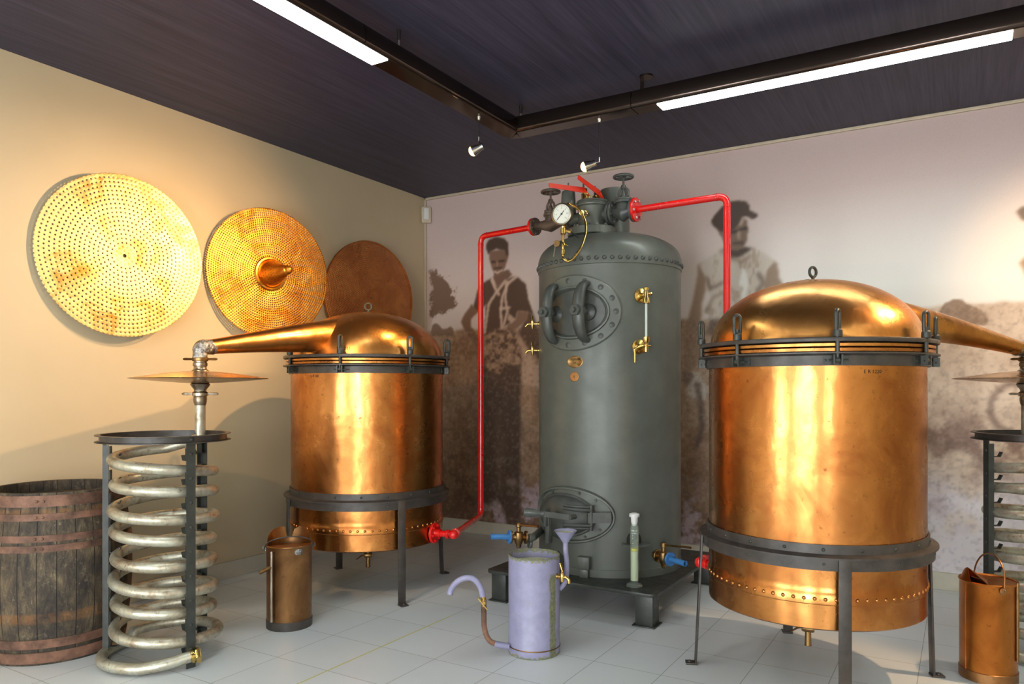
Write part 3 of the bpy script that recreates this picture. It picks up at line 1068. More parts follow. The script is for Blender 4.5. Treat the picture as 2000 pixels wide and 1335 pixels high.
a = P(938, 229, 5.03)
a = Vector((RX, a.y, RZ))
hd = P(931, 291, 5.0)
spotlight('small chrome spotlight hanging from the rail corner, aimed at the sieve discs', a, (a.x, a.y, P(938, 272, 5.03).z), hd, (-4.95, 3.35, 2.05), SPOT_W * 4.6, 96, 1.0)
a = P(1170, 226, 5.07)
a = Vector((a.x, RY, RZ))
hd = P(1150, 323, 5.03)
spotlight('small chrome spotlight hanging over the boiler valves from a long stem', a, (a.x, a.y, P(1171, 313, 5.07).z), hd, (-4.9, 3.0, 1.9), SPOT_W * 6.0, 56, 0.8)
spotlight('small chrome spotlight past the second lit tube of the rail, aimed at the mural', (0.33, RY, RZ), (0.33, RY, 3.06), (0.33, RY + 0.03, 3.03), (0.85, YB, 2.1), SPOT_W * 2.2, 75, 1.0)
spotlight('added small chrome spotlight, out of view at the far end of the rail, aimed at the floor and still', (1.0, RY, RZ), (1.0, RY, 3.06), (0.97, RY, 3.03), (-0.9, 3.3, 0.3), SPOT_W * 5.0, 62, 0.4)  # unseen lamp, added to warm the floor around the second still
spotlight('added small chrome spotlight, out of view over the middle of the room, aimed at the first still', (RX, 0.8, RZ), (RX, 0.8, 3.06), (RX, 0.83, 3.03), (-3.9, 4.3, 1.5), SPOT_W * 3.0, 50, 0.5)  # unseen lamp, added for extra light on the first still

# ------------------------------------------------------------------ sieve discs on the left wall


def disc_frame(psi):
    t_ = Vector((math.sin(psi), math.cos(psi), 0))   # to the viewer's right along the wall
    n_ = Vector((math.cos(psi), -math.sin(psi), 0))  # away from the wall
    return t_, n_


def sieve_disc(name, label, c, R, psi, mat, rim=0.0, hole=0.013, cone=False):
    t_, n_ = disc_frame(psi)
    up = Vector((0, 0, 1))
    Rm = Matrix((t_, up, t_.cross(up))).transposed()
    root = thing(name, label, 'sieve disc', c)
    root.rotation_euler = Rm.to_euler()
    nn = t_.cross(up)            # local z
    sgn = 1 if nn.dot(n_) > 0 else -1
    seg = 96
    rows = []
    prof = []
    r0 = 0.10 if cone else hole
    prof = [(r0 + (R - r0) * k / 24, 0.012 * math.sin(PI * k / 24) if not cone else 0.0) for k in range(25)]
    th = 0.0025
    front = [(r, sgn * h) for r, h in prof]
    rim_p = [(R + 0.003, -sgn * 0.004), (R + 0.001, -sgn * (0.006 + rim)), (R - 0.003, -sgn * (0.006 + rim)), (R - 0.003, -sgn * 0.006)]
    back = [(r, sgn * (h - th)) for r, h in reversed(prof[:-1])]
    mb = MB()
    mb.lathe(front + rim_p + back + [front[0]], (0, 0, 0), (0, 0, 1), seg, caps=False)
    ORG['_z'] = Vector((0, 0, 0))
    o = mb.build('perforated_sheet', mat, None)
    o.parent = root
    ORG[o.name] = Vector((0, 0, 0))
    if cone:
        mb = MB()
        pr = [(0.14, 0.0), (0.132, 0.012), (0.118, 0.014), (0.108, 0.004), (0.100, 0.02), (0.094, 0.06), (0.074, 0.13), (0.052, 0.20), (0.034, 0.262), (0.030, 0.268), (0.031, 0.274), (0.036, 0.277), (0.036, 0.283), (0.030, 0.287), (0.027, 0.293), (0.030, 0.30), (0.024, 0.318), (0.012, 0.325), (0.0005, 0.327)]
        mb.lathe([(r, sgn * h) for r, h in pr], (0, 0, 0), (0, 0, 1), 64, caps=False)
        k = mb.build('cone', M['copper_cone'], None)
        k.parent = root
        k['label'] = 'perforated copper cone with a rounded knob'
    for a in (0.7, 2.4, 3.9, 5.5):
        x_, y_ = 0.55 * R * math.cos(a), 0.55 * R * math.sin(a)
        dist = (c[0] + x_ * t_.x - XL) / math.cos(psi)
        pg_ = MB().cyl((x_, y_, -sgn * 0.006), (x_, y_, -sgn * (dist - 0.004)), 0.005, seg=8).build('wall_peg', 'iron', None)
        pg_.parent = root
    return root


# cone metal with punched holes in rows
t = NT('perforated_copper_cone')
x, y, z = t.xyz()
aa = t.math('DIVIDE', t.math('ARCTAN2', y, x), 2 * PI)
zr = t.math('DIVIDE', t.math('ABSOLUTE', z), 0.028)
zi = t.math('ROUND', zr)
q = t.math('ADD', t.math('MULTIPLY', aa, 20), t.math('MULTIPLY', zi, 0.5))
fa = t.math('MULTIPLY', t.math('SUBTRACT', q, t.math('ROUND', q)), 0.022)
fz = t.math('MULTIPLY', t.math('SUBTRACT', zr, zi), 0.028)
dd = t.math('SQRT', t.math('ADD', t.math('POWER', fa, 2.0), t.math('POWER', fz, 2.0)))
hm = t.math('MULTIPLY', t.math('LESS_THAN', dd, 0.0028), t.math('LESS_THAN', t.math('ABSOLUTE', z), 0.25))
n1 = t.noise(6, 5)
cc = t.ramp(n1, [(0.35, lin((200, 128, 46))), (0.65, lin((240, 184, 84)))])
cc = t.mix(hm, cc, lin((50, 26, 10)))
M['copper_cone'] = t.done(t.bsdf(cc, 1.0, 0.3, t.bump(n1, 0.2, 0.02)))

SOFF = -4.87
sieve_disc('sieve_disc', 'largest pale gold perforated disc on the cream wall, with a plain centre hole', (SOFF, 2.96, 2.40), 0.548, math.radians(8), 'sieve_pale')
sieve_disc('sieve_disc', 'golden perforated disc with a pointed cone sticking out of its middle', (SOFF + 0.04, 4.17, 2.435), 0.53, math.radians(13), 'sieve_gold', 0.012, cone=True)
sieve_disc('sieve_disc', 'brown copper perforated disc partly hidden behind the still dome', (SOFF, 5.43, 2.37), 0.545, math.radians(7), 'sieve_brown', 0.025)

# ------------------------------------------------------------------ motion sensor in the corner
c = Vector((XL + 0.03, YB - 0.03, 3.36))
sens = thing('motion_sensor', 'small beige motion sensor high in the room corner', 'motion sensor', c)
ax = (Vector((1, 1, 0)).normalized(), Vector((1, -1, 0)).normalized(), Vector((0, 0, 1)))
cs = c + ax[1] * 0.03
MB().box(cs, (0.105, 0.05, 0.175), axes=ax).build('housing', 'beige_plastic', sens, bevel=0.012)
MB().box(cs + ax[1] * 0.027 + Vector((0, 0, 0.01)), (0.05, 0.012, 0.12), axes=ax).build('lens', 'white_plastic', sens, bevel=0.004)

# ------------------------------------------------------------------ barrel
bc = at(112, 4.36)
BZ = 0.93
bar = thing('barrel', 'weathered oak barrel with rusty hoops standing against the cream wall', 'barrel', (bc.x, bc.y, 0))


def bulge(z):
    s = (z - 0.45) / 0.48
    return 0.392 - 0.052 * s * s


pr = [(bulge(z), z) for z in np.linspace(0.0, BZ, 22)]
pr += [(bulge(BZ) - 0.025, BZ), (bulge(BZ) - 0.03, BZ - 0.06), (0.002, BZ - 0.062)]
MB().lathe(pr, (bc.x, bc.y, 0), seg=72, caps=False).build('staves', 'oak', bar)
for z0, z1 in ((0.858, 0.918), (0.785, 0.822), (0.672, 0.708), (0.618, 0.655), (0.095, 0.145), (0.012, 0.072)):
    mb = MB()
    mb.lathe([(bulge(z0) + 0.0005, z0), (bulge(z0) + 0.005, z0), (bulge(z1) + 0.005, z1), (bulge(z1) + 0.0005, z1)], (bc.x, bc.y, 0), seg=72, caps=False)
    for k in (0, 1):
        a = -0.75 + k * 0.09
        mb.dome((bc.x + (bulge(z0) + 0.005) * math.cos(a), bc.y + (bulge(z0) + 0.005) * math.sin(a), (z0 + z1) / 2), (math.cos(a), math.sin(a), 0), 0.008, 0.005, 10, 3)
    mb.build('hoop', 'rust', bar)

# ------------------------------------------------------------------ condenser coils


def condenser(C, label, leg_az, inlet, exit_az, start_az, end_az):
    """C centre (x, y); leg_az azimuths; inlet (x, y) of the rising pipe"""
    cx, cy = C
    root = thing('condenser_coil', label, 'condenser coil', (cx, cy, 0))
    zt, R = 1.226, 0.35
    # channel ring: web with an upper and a lower outward flange
    pr = [(R, zt + 0.02), (R - 0.03, zt + 0.02), (R - 0.03, zt - 0.02), (R, zt - 0.02), (R, zt - 0.016), (R - 0.022, zt - 0.014), (R - 0.022, zt + 0.014), (R, zt + 0.016), (R, zt + 0.02)]
    mb = MB().lathe(pr, (cx, cy, 0), seg=80, caps=False)
    ring = mb.build('top_ring', 'iron_brown', root)
    for a in leg_az:
        n = Vector((math.cos(a), math.sin(a), 0))
        tg = Vector((-n.y, n.x, 0))
        p = Vector((cx, cy, 0)) + n * (R - 0.036)
        mb = MB()
        mb.box(p + Vector((0, 0, zt / 2)), (0.005, 0.05, zt - 0.0), axes=(n, tg, (0, 0, 1)))
        mb.box(p - n * 0.014 + tg * 0.022 + Vector((0, 0, zt / 2 - 0.02)), (0.030, 0.005, zt - 0.04), axes=(n, tg, (0, 0, 1)))
        lg = mb.build('leg', 'iron', root)
        bt = Studs()
        for k in range(9):
            z_ = 0.10 + 0.131 * k
            bt.dome(p + n * 0.0025 + Vector((0, 0, z_)), n, 0.010, 0.005, 12, 3)
        bt.dome(p + n * 0.012 + Vector((0, 0, zt)), n, 0.014, 0.008, 12, 3)
        bt.build('rivet', 'iron', lg)
        for k in range(9):
            br = MB()
            z_ = 0.085 + 0.131 * k
            br.box(p - n * 0.032 + Vector((0, 0, z_ + 0.01)), (0.006, 0.03, 0.07), axes=(n, tg, (0, 0, 1)))
            br.bar(p - n * 0.002 + Vector((0, 0, z_ - 0.022)), p - n * 0.072 + Vector((0, 0, z_ - 0.022)), 0.028, 0.005)
            br.bar(p - n * 0.070 + Vector((0, 0, z_ - 0.022)), p - n * 0.084 + Vector((0, 0, z_ + 0.004)), 0.028, 0.005, up=(n.x, n.y, 0.2))
            br.build('coil_bracket', 'iron', lg)
    # coil: from the inlet at the top, turning clockwise down to the floor
    pitch, turns, r0, rt = 0.131, 8.25, 0.255, 0.030
    ztop = 1.155
    pts, rs = [], []
    ip = Vector((inlet[0], inlet[1], 0))
    for z_ in (1.415, 1.36, 1.30, 1.25, 1.205):
        pts.append(ip + Vector((0, 0, z_)))
    N = int(turns * 40)
    for k in range(N + 1):
        a = start_az + exit_az * 2 * PI * turns * k / N
        rr = r0 + 0.007 * math.sin(a * 0.37 + 1) + 0.004 * math.sin(a * 1.9) + (0.03 * max(0.0, (k - (N - 34)) / 34))
        z_ = ztop - pitch * turns * k / N
        if k < 6:
            continue
        pts.append(Vector((cx + rr * math.cos(a), cy + rr * math.sin(a), max(z_ + 0.010 * math.sin(a * 0.61), 0.036))))
    ae = start_az + exit_az * 2 * PI * turns
    frac = ((end_az - ae) * exit_az) % (2 * PI) / (2 * PI)
    # last loop, wider, resting on the floor
    for k in range(1, 31):
        a = ae + exit_az * 2 * PI * frac * k / 30
        rr = 0.285 + 0.035 * min(1, k / 14)
        pts.append(Vector((cx + rr * math.cos(a), cy + rr * math.sin(a), 0.036 + 0.02 * max(0, (k - 24) / 6))))
    d = (pts[-1] - pts[-3]).normalized()
    pts.append(pts[-1] + d * 0.03 + Vector((0, 0, 0.004)))
    pts.append(pts[-1] + d * 0.05)
    coil = MB().tube(pts, rt, 18).build('coil', 'coil', root)
    e = pts[-1]
    nut = MB()
    nut.lathe([(0.030, -0.01), (0.036, -0.006), (0.036, 0.006), (0.028, 0.008), (0.028, 0.014)], e, d, 24)
    nut.lathe([(0.040, 0.014), (0.043, 0.018), (0.043, 0.036), (0.040, 0.040), (0.024, 0.040), (0.022, 0.030)], e, d, 6, caps=False)
    nut.build('outlet_nut', 'brass', root, 'brass hexagonal union nut at the lower end')
    MB().cyl(e + d * 0.02, e + d * 0.033, 0.024, seg=20).build('outlet_bore', 'dark_hole', root)
    # riser above the coil: socket, bulb, nickel collar
    MB().lathe([(0.031, 1.40), (0.036, 1.415), (0.0385, 1.435), (0.036, 1.455), (0.031, 1.47), (0.031, 1.51), (0.034, 1.515)], (ip.x, ip.y, 0), seg=32).build('riser_socket', 'nickel', root)
    return root


def wing_nut(root, c, z, az, mat, L=0.095, flat=False):
    mb = MB()
    mb.lathe([(0.040, -0.012), (0.045, -0.008), (0.045, 0.008), (0.040, 0.014), (0.034, 0.018)], (c.x, c.y, z), seg=24)
    for s in (-1, 1):
        d = Vector((math.cos(az), math.sin(az), 0)) * s
        p = Vector((c.x, c.y, z + 0.002))
        if flat:
            mb.tube([p + d * 0.035, p + d * 0.05, p + d * L * 0.9, p + d * L], [0.008, 0.0085, 0.0095, 0.006], 12, squash=(1.3, 0.8))
        else:
            mb.tube([p + d * 0.035, p + d * 0.052, p + d * 0.072, p + d * L * 0.92, p + d * L], [0.0065, 0.0045, 0.007, 0.0075, 0.003], 12)
    return mb.build('wing_nut', mat, root)


def lens_disc(c, label, az, group=None):
    """hollow lens-shaped rectifier between the swan neck and the coil"""
    root = thing('rectifier_lens', label, 'rectifier', (c.x, c.y, 1.515))
    zc, R = 1.558, 0.385
    pr = [(0.030, 1.512), (0.033, 1.517), (0.043, 1.520)]
    low = [(0.036, 1.515), (0.036, 1.522), (0.046, 1.530), (0.12, 1.534), (0.24, 1.543), (0.34, 1.552), (R, zc - 0.001)]
    up = [(R + 0.002, zc + 0.001), (R, zc + 0.003), (0.30, 1.574), (0.20, 1.589), (0.11, 1.598), (0.055, 1.602), (0.046, 1.604)]
    MB().lathe(low + up, (c.x, c.y, 0), seg=96, caps=False).build('lens_body', 'bronze', root)
    MB().lathe([(0.034, 1.470), (0.034, 1.478), (0.036, 1.495), (0.050, 1.512), (0.056, 1.524), (0.046, 1.531)], (c.x, c.y, 0), seg=40).build('lower_spigot', 'nickel', root)
    MB().lathe([(0.05, 1.598), (0.047, 1.607), (0.040, 1.612), (0.036, 1.618), (0.036, 1.63), (0.041, 1.634), (0.041, 1.650), (0.037, 1.654), (0.037, 1.668)], (c.x, c.y, 0), seg=40).build('upper_spigot', 'nickel', root)
    wing_nut(root, c, 1.465, az, 'nickel', 0.108)
    wing_nut(root, c, 1.672, az + 0.05, 'brass_old', 0.098, True)
    return root


# first condenser
C1 = at(322, 4.20)
cam_az1 = math.atan2(-C1.y, -C1.x)
in1 = at(391, 4.42)
a_in1 = math.atan2(in1.y - C1.y, in1.x - C1.x)


def azto(C, p):
    return math.atan2(p.y - C.y, p.x - C.x)


legs1 = [azto(C1, at(206, 4.14)), azto(C1, at(366, 4.02)), azto(C1, at(388, 4.46))]
condenser((C1.x, C1.y), 'grey coiled condenser pipe in a three-legged iron frame beside the barrel', legs1, (in1.x, in1.y), 1, a_in1 - 0.10, azto(C1, at(345, 3.93)))
lens_disc(in1, 'wide bronze lens-shaped rectifier above the coil beside the barrel', YAW + 0.03)

# second condenser, half outside the frame
C2 = at(2036, 4.24)
in2 = at(2006, 4.42)
legs2 = [azto(C2, at(1918, 4.25)), azto(C2, at(1918, 4.25)) + 2.1, azto(C2, at(1918, 4.25)) - 2.1]
condenser((C2.x, C2.y), 'grey coiled condenser pipe in an iron frame in front of the mural', legs2, (in2.x, in2.y), -1, azto(C2, in2) + 0.1, azto(C2, at(1915, 4.2)))
lens_disc(in2, 'bronze lens-shaped rectifier in front of the printed hoop on the mural', YAW)


# ------------------------------------------------------------------ the two stills


def on_ring(C, r, a, z=0.0):
    return Vector((C[0] + r * math.cos(a), C[1] + r * math.sin(a), z))


def see_az(C, R, px):
    """azimuth on a vertical cylinder of the near point seen at column px"""
    q = (px - 1000) / F_PX
    d = Vector((-SY + CY * q, CY + SY * q)).normalized()
    c = Vector((C[0], C[1]))
    b = d.dot(c)
    disc = b * b - c.dot(c) + R * R
    if disc < 0:
        p = d * b
    else:
        p = d * (b - math.sqrt(disc))
    return math.atan2(p.y - c.y, p.x - c.x)


def still(name, label, C, R, eye_rot, leg_az, clamp_az, neck_end, neck_t, tap_az, seam_az, body_mat, dome_mat, stamp_px, stamps):
    root = thing(name, label, 'still', (C.x, C.y, 0))
    o = (C.x, C.y, 0)
    # pot
    pr = [(0.002, 0.372), (R - 0.012, 0.372), (R, 0.38)]
    pr += [(R, z) for z in np.linspace(0.40, 0.492, 4)]
    pr += [(R + 0.003, 0.496), (R + 0.003, 0.542), (R, 0.547)]
    pr += [(R, z) for z in np.linspace(0.58, 1.655, 30)]
    pr += [(R + 0.01, 1.668), (R + 0.034, 1.672), (R + 0.036, 1.686), (R + 0.01, 1.692)]
    pot = MB().lathe(pr, o, seg=128, caps=False).build('pot', body_mat, root)
    rv = Studs()
    for k in range(72):
        a = 2 * PI * k / 72
        rv.dome(on_ring(C, R + 0.003, a, 0.520), (math.cos(a), math.sin(a), 0), 0.0095, 0.007, 12, 3)
    rv.build('rivet', body_mat, pot)
    # support ring on legs
    mb = MB()
    mb.lathe([(R + 0.002, 0.775), (R + 0.010, 0.775), (R + 0.011, 0.732), (R + 0.050, 0.722), (R + 0.050, 0.714), (R + 0.002, 0.722), (R + 0.002, 0.775)], o, seg=128, caps=False)
    mb.lathe([(R + 0.028, 0.7175), (R + 0.034, 0.7175), (R + 0.034, 0.660), (R + 0.028, 0.660), (R + 0.028, 0.7175)], o, seg=128, caps=False)
    sr = mb.build('support_ring', 'iron_brown', root)
    rb = Studs()
    for k in range(20):
        a = leg_az[0] + 2 * PI * (k + 0.5) / 20
        rb.dome(on_ring(C, R + 0.0105, a, 0.752), (math.cos(a), math.sin(a), 0), 0.0085, 0.006, 12, 3)
        if k % 2:
            rb.dome(on_ring(C, R + 0.034, a, 0.69), (math.cos(a), math.sin(a), 0), 0.007, 0.003, 12, 3)
    rb.build('rivet', 'iron', sr)
    for a, spl in leg_az[1:] and [(x, s) for x, s in zip(leg_az, (0.0, 0.035, 0.02, 0.02))]:
        n = Vector((math.cos(a), math.sin(a), 0))
        tg = Vector((-n.y, n.x, 0))
        p0 = on_ring(C, R + 0.040, a, 0.714)
        p1 = on_ring(C, R + 0.040 + spl, a, 0.008)
        mb = MB()
        d = (p1 - p0).normalized()
        mb.box((p0 + p1) / 2, ((p1 - p0).length, 0.056, 0.010), axes=(d, tg, d.cross(tg)))
        mb.box(p1 + n * 0.022 + Vector((0, 0, -0.003)), (0.062, 0.056, 0.010), axes=(n, tg, (0, 0, 1)))
        mb.bolt(p1 + n * 0.03 + Vector((0, 0, 0.0)), (0, 0, 1), 0.011, 0.008)
        mb.build('leg', 'iron_brown', root, bevel=0.0015)
    # lower clamp band with flange
    mb = MB()
    mb.lathe([(R + 0.002, 1.606), (R + 0.014, 1.606), (R + 0.016, 1.652), (R + 0.056, 1.660), (R + 0.056, 1.667), (R + 0.002, 1.664), (R + 0.002, 1.606)], o, seg=128, caps=False)
    cb = mb.build('clamp_band', 'iron_brown', root)
    for k, a in enumerate(clamp_az):
        pl = MB()
        rows = []
        for z_ in (1.612, 1.648):
            rows.append([on_ring(C, R + 0.018, a + 0.10 * j / 6 - 0.0, z_) for j in range(-6, 7)])
        pl.sheet(rows, 0.004)
        for s in (-0.085, -0.055, 0.055, 0.085):
            pl.dome(on_ring(C, R + 0.020, a + s, 1.63), (math.cos(a + s), math.sin(a + s), 0), 0.006, 0.003, 10, 3)
        pl.build('splice_plate', 'iron', cb)
    # dome (head) with rolled lip
    DZ, DH = 1.735, 0.338
    pr = [(R + 0.008, 1.693), (R + 0.034, 1.695), (R + 0.036, 1.708), (R + 0.012, 1.712), (R + 0.0, 1.72), (R - 0.006, DZ)]
    for k in range(1, 27):
        a = PI / 2 * k / 26
        pr.append(((R - 0.008) * max(0.0, math.cos(a)) ** 0.94, DZ + DH * math.sin(a) ** 1.02))
    head = MB().lathe(pr, o, seg=128, caps=False).build('dome', dome_mat, root)
    MB().lathe([(R + 0.004, 1.716), (R + 0.052, 1.716), (R + 0.054, 1.722), (R + 0.054, 1.732), (R + 0.052, 1.736), (R + 0.004, 1.736), (R + 0.004, 1.716)], o, seg=128, caps=False).build('dome_flange', 'iron_brown', root)
    top = Vector((C.x, C.y, DZ + DH))
    mb = MB()
    vr = Vector((math.cos(YAW + 0.5), math.sin(YAW + 0.5), 0))
    mb.torus(top + Vector((0, 0, 0.047)), vr.cross(Vector((0, 0, 1))), 0.026, 0.0075, 28, 10)
    mb.cyl(top + Vector((0, 0, -0.005)), top + Vector((0, 0, 0.022)), 0.010, 0.008, 12)
    mb.bar(top + vr * -0.05 + Vector((0, 0, 0.002)), top + vr * 0.09 + Vector((0, 0, 0.001)), 0.022, 0.006)
    mb.build('lifting_eye', 'iron', root)
    # swan neck: a tapering tube that grows out of the dome
    e = Vector(neck_end)
    dv = Vector((e.x - C.x, e.y - C.y, 0))
    L = dv.length
    dn = dv / L
    pts, rs = [], []
    for k in range(41):
        s = k / 40
        q = 0.02 + (L - 0.02) * s
        rad = neck_t[0] * max(0.0, 1 - s) ** 1.15 + neck_t[1] * (1 - max(0.0, 1 - s) ** 1.15)
        zc = (DZ + DH - 0.012 - neck_t[0]) * (1 - s) + e.z * s + neck_t[2] * math.sin(PI * s)
        pts.append(Vector((C.x, C.y, 0)) + dn * q + Vector((0, 0, zc)))
        rs.append(rad)
    neck = MB().tube(pts, rs, 48).build('swan_neck', dome_mat, root)
    side = dn.cross(Vector((0, 0, 1)))
    # crumpled soldered elbow turning down to the rectifier
    e0 = pts[-1]
    el = [e0 - dn * 0.03, e0 + dn * 0.01, e0 + dn * 0.045 + Vector((0, 0, -0.006)), e0 + dn * 0.058 + Vector((0, 0, -0.035)), e0 + dn * 0.06 + Vector((0, 0, -0.075))]
    el = spline(el, 5)
    n_el = len(el)
    MB().tube(el, [neck_t[1] * (1.03 if i < n_el * 0.35 else 1.06 if i < n_el * 0.7 else 0.94) for i in range(n_el)], 28).build('elbow', 'solder', root, 'crumpled grey soldered elbow')
    # seam along the dome where the neck is brazed on
    # clamp bolts
    for ci, a in enumerate(clamp_az):
        n = Vector((math.cos(a), math.sin(a), 0))
        tg = Vector((-n.y, n.x, 0))
        b0 = on_ring(C, R + 0.044, a)
        mb = MB()
        for s in (-1, 1):
            mb.box(b0 + tg * 0.017 * s + Vector((0, 0, 1.632)), (0.030, 0.008, 0.046), axes=(n, tg, (0, 0, 1)))
        mb.cyl(b0 + tg * -0.034 + Vector((0, 0, 1.628)), b0 + tg * 0.048 + Vector((0, 0, 1.628)), 0.0045, seg=10)
        mb.lathe([(0.013, -0.010), (0.014, 0.0), (0.013, 0.010)], b0 + Vector((0, 0, 1.630)), tg, 16)
        mb.cyl(b0 + Vector((0, 0, 1.63)), b0 + Vector((0, 0, 1.79)), 0.0095, seg=14)
        cl = mb.build('clamp_bolt', 'iron', root, bevel=0.0)
        en = MB()
        if ci < len(eye_rot):
            tg = Vector((math.cos(YAW + eye_rot[ci]), math.sin(YAW + eye_rot[ci]), 0))
        zb = 1.738
        en.lathe([(0.021, 0), (0.022, 0.004), (0.021, 0.028), (0.013, 0.036)], b0 + Vector((0, 0, zb)), (0, 0, 1), 16)
        loop = []
        hw, z0, z1 = 0.0175, zb + 0.028, zb + 0.105
        loop.append(b0 + tg * -hw * 0.8 + Vector((0, 0, z0)))
        for k in range(13):
            th = PI - PI * k / 12
            loop.append(b0 + tg * (hw * math.cos(th)) + Vector((0, 0, z1 + 0.018 * math.sin(th))))
        loop.append(b0 + tg * hw * 0.8 + Vector((0, 0, z0)))
        loop = [loop[0], loop[0].lerp(loop[1], 0.15) - tg * 0.002] + loop[1:-1] + [loop[-1].lerp(loop[-2], 0.15) + tg * 0.002, loop[-1]]
        en.tube(loop, 0.0075, 10, squash=(1.0, 1.15))
        en.build('eye_nut', 'iron', cl)
    # drain cock under the pot
    tc = on_ring(C, R * 0.42, tap_az)
    td = Vector((math.cos(tap_az), math.sin(tap_az), 0))
    tt = Vector((-td.y, td.x, 0))
    mb = MB()
    mb.cyl(tc + Vector((0, 0, 0.372)), tc + Vector((0, 0, 0.30)), 0.016, 0.013, 18)
    mb.lathe([(0.015, -0.03), (0.019, -0.024), (0.019, 0.024), (0.015, 0.03)], tc + Vector((0, 0, 0.285)), tt, 18)
    mb.cyl(tc + Vector((0, 0, 0.27)), tc + Vector((0, 0, 0.20)), 0.0145, 0.0165, 18)
    mb.torus(tc + Vector((0, 0, 0.201)), (0, 0, 1), 0.015, 0.003, 20, 8)
    tap = mb.build('drain_cock', 'brass_old', root, 'brass drain cock under the pot')
    MB().tube([tc + tt * -0.03 + Vector((0, 0, 0.286)), tc + tt * -0.048 + Vector((0, 0, 0.282)), tc + tt * -0.085 + Vector((0, 0, 0.255))], [0.006, 0.0065, 0.004], 10, squash=(1.6, 0.8)).build('cock_handle', 'brass_old', tap)
    for (txt, px, z_, sz) in stamps:
        text_mesh('stamped_number', txt, sz, (0, 0, 0), (1, 0, 0), (0, 0, 1), 'dark_hole', pot if z_ < 1.65 else head, 0.0008, cyl=(C, R if z_ < 1.65 else (R - 0.008) * math.cos(math.asin((z_ - DZ) / DH)) ** 0.94 + 0.004, see_az(C, R, px), z_))
    return root


S1 = at(719, 5.66)
S2 = at(1587.6, 3.97)
r1, r2_ = 0.565, 0.536
f1 = azto(S1, at(784, 5.16))
legs_s1 = [f1, f1 + PI / 2 + 0.02, f1 - PI / 2, f1 + PI]
f2 = azto(S2, at(1656, 3.36))
legs_s2 = [f2, f2 - PI / 2, f2 + PI / 2, f2 + PI]
cl1 = [see_az(S1, r1 + 0.044, p) for p in (566, 664, 801, 873)]
cl1 += [cl1[0] + PI + 0.2, cl1[1] + PI + 0.1, cl1[2] + PI]
cl2 = [see_az(S2, r2_ + 0.044, p) for p in (1370, 1440, 1636, 1809)]
cl2 += [see_az(S2, r2_ + 0.044, 1823) + 0.45, cl2[1] + PI, cl2[2] + PI, cl2[0] + PI + 0.3]


def neck_tip(S, i, z):
    """where the swan neck ends so that its elbow comes down on the rectifier"""
    d = (i - S).normalized()
    q = i - d * 0.058
    return Vector((q.x, q.y, z))


ne1 = neck_tip(S1, in1, 1.748)
ne2 = neck_tip(S2, in2, 1.735)
still('copper_still', 'copper pot still with swan neck, between the cream wall and the black boiler', S1, r1, (1.2, 1.15, 0.1, 0.2), legs_s1, cl1, ne1, (0.155, 0.044, 0.012), math.atan2(-S1.y, -S1.x), 0, 'copper', 'copper_bright', 0,
      (('E D 201', 670, 1.775, 0.03), ('L 4 120', 614, 1.585, 0.024)))
still('copper_still', 'copper pot still in front of the mural, nearer the shiny orange can', S2, r2_, (-1.2, 0.2, 0.75, 0.45, 0.9), legs_s2, cl2, ne2, (0.150, 0.042, 0.035), math.atan2(-S2.y, -S2.x) - 0.1, 0, 'copper', 'copper_bright', 0,
      (('E R 1220', 1705, 1.577, 0.024),))

# ------------------------------------------------------------------ boiler stand and boiler
PX0, PX1, PY0, PY1, PZ = -2.885, -1.625, 4.40, 5.78, 0.22
st = thing('boiler_stand', 'low black steel table on square legs carrying the boiler', 'stand', ((PX0 + PX1) / 2, (PY0 + PY1) / 2, 0))
mb = MB()
rc = 0.05
out = []
for (qx, qy, a0) in ((PX1 - rc, PY1 - rc, 0), (PX0 + rc, PY1 - rc, PI / 2), (PX0 + rc, PY0 + rc, PI), (PX1 - rc, PY0 + rc, 1.5 * PI)):
    for k in range(7):
        out.append((qx + rc * math.cos(a0 + PI / 2 * k / 6), qy + rc * math.sin(a0 + PI / 2 * k / 6)))
mb.prism(out, (0, 0, PZ - 0.022), (1, 0, 0), (0, 1, 0), (0, 0, 1), 0.022)
tp = mb.build('top_plate', 'iron', st, bevel=0.003)
bt = Studs()
for (qx, qy) in ((PX0 + 0.09, PY0 + 0.08), (PX1 - 0.09, PY0 + 0.08)):
    bt.dome((qx, qy, PZ), (0, 0, 1), 0.010, 0.004, 12, 3)
bt.build('bolt', 'iron', tp)
for (qx, qy) in ((PX0 + 0.09, PY0 + 0.09), (PX1 - 0.09, PY0 + 0.09), (PX0 + 0.09, PY1 - 0.09), (PX1 - 0.09, PY1 - 0.09)):
    mb = MB()
    mb.box((qx, qy, (PZ - 0.022) / 2 + 0.004), (0.115, 0.115, PZ - 0.03))
    mb.box((qx, qy, 0.004), (0.15, 0.15, 0.008))
    mb.build('leg', 'iron', st, bevel=0.002)

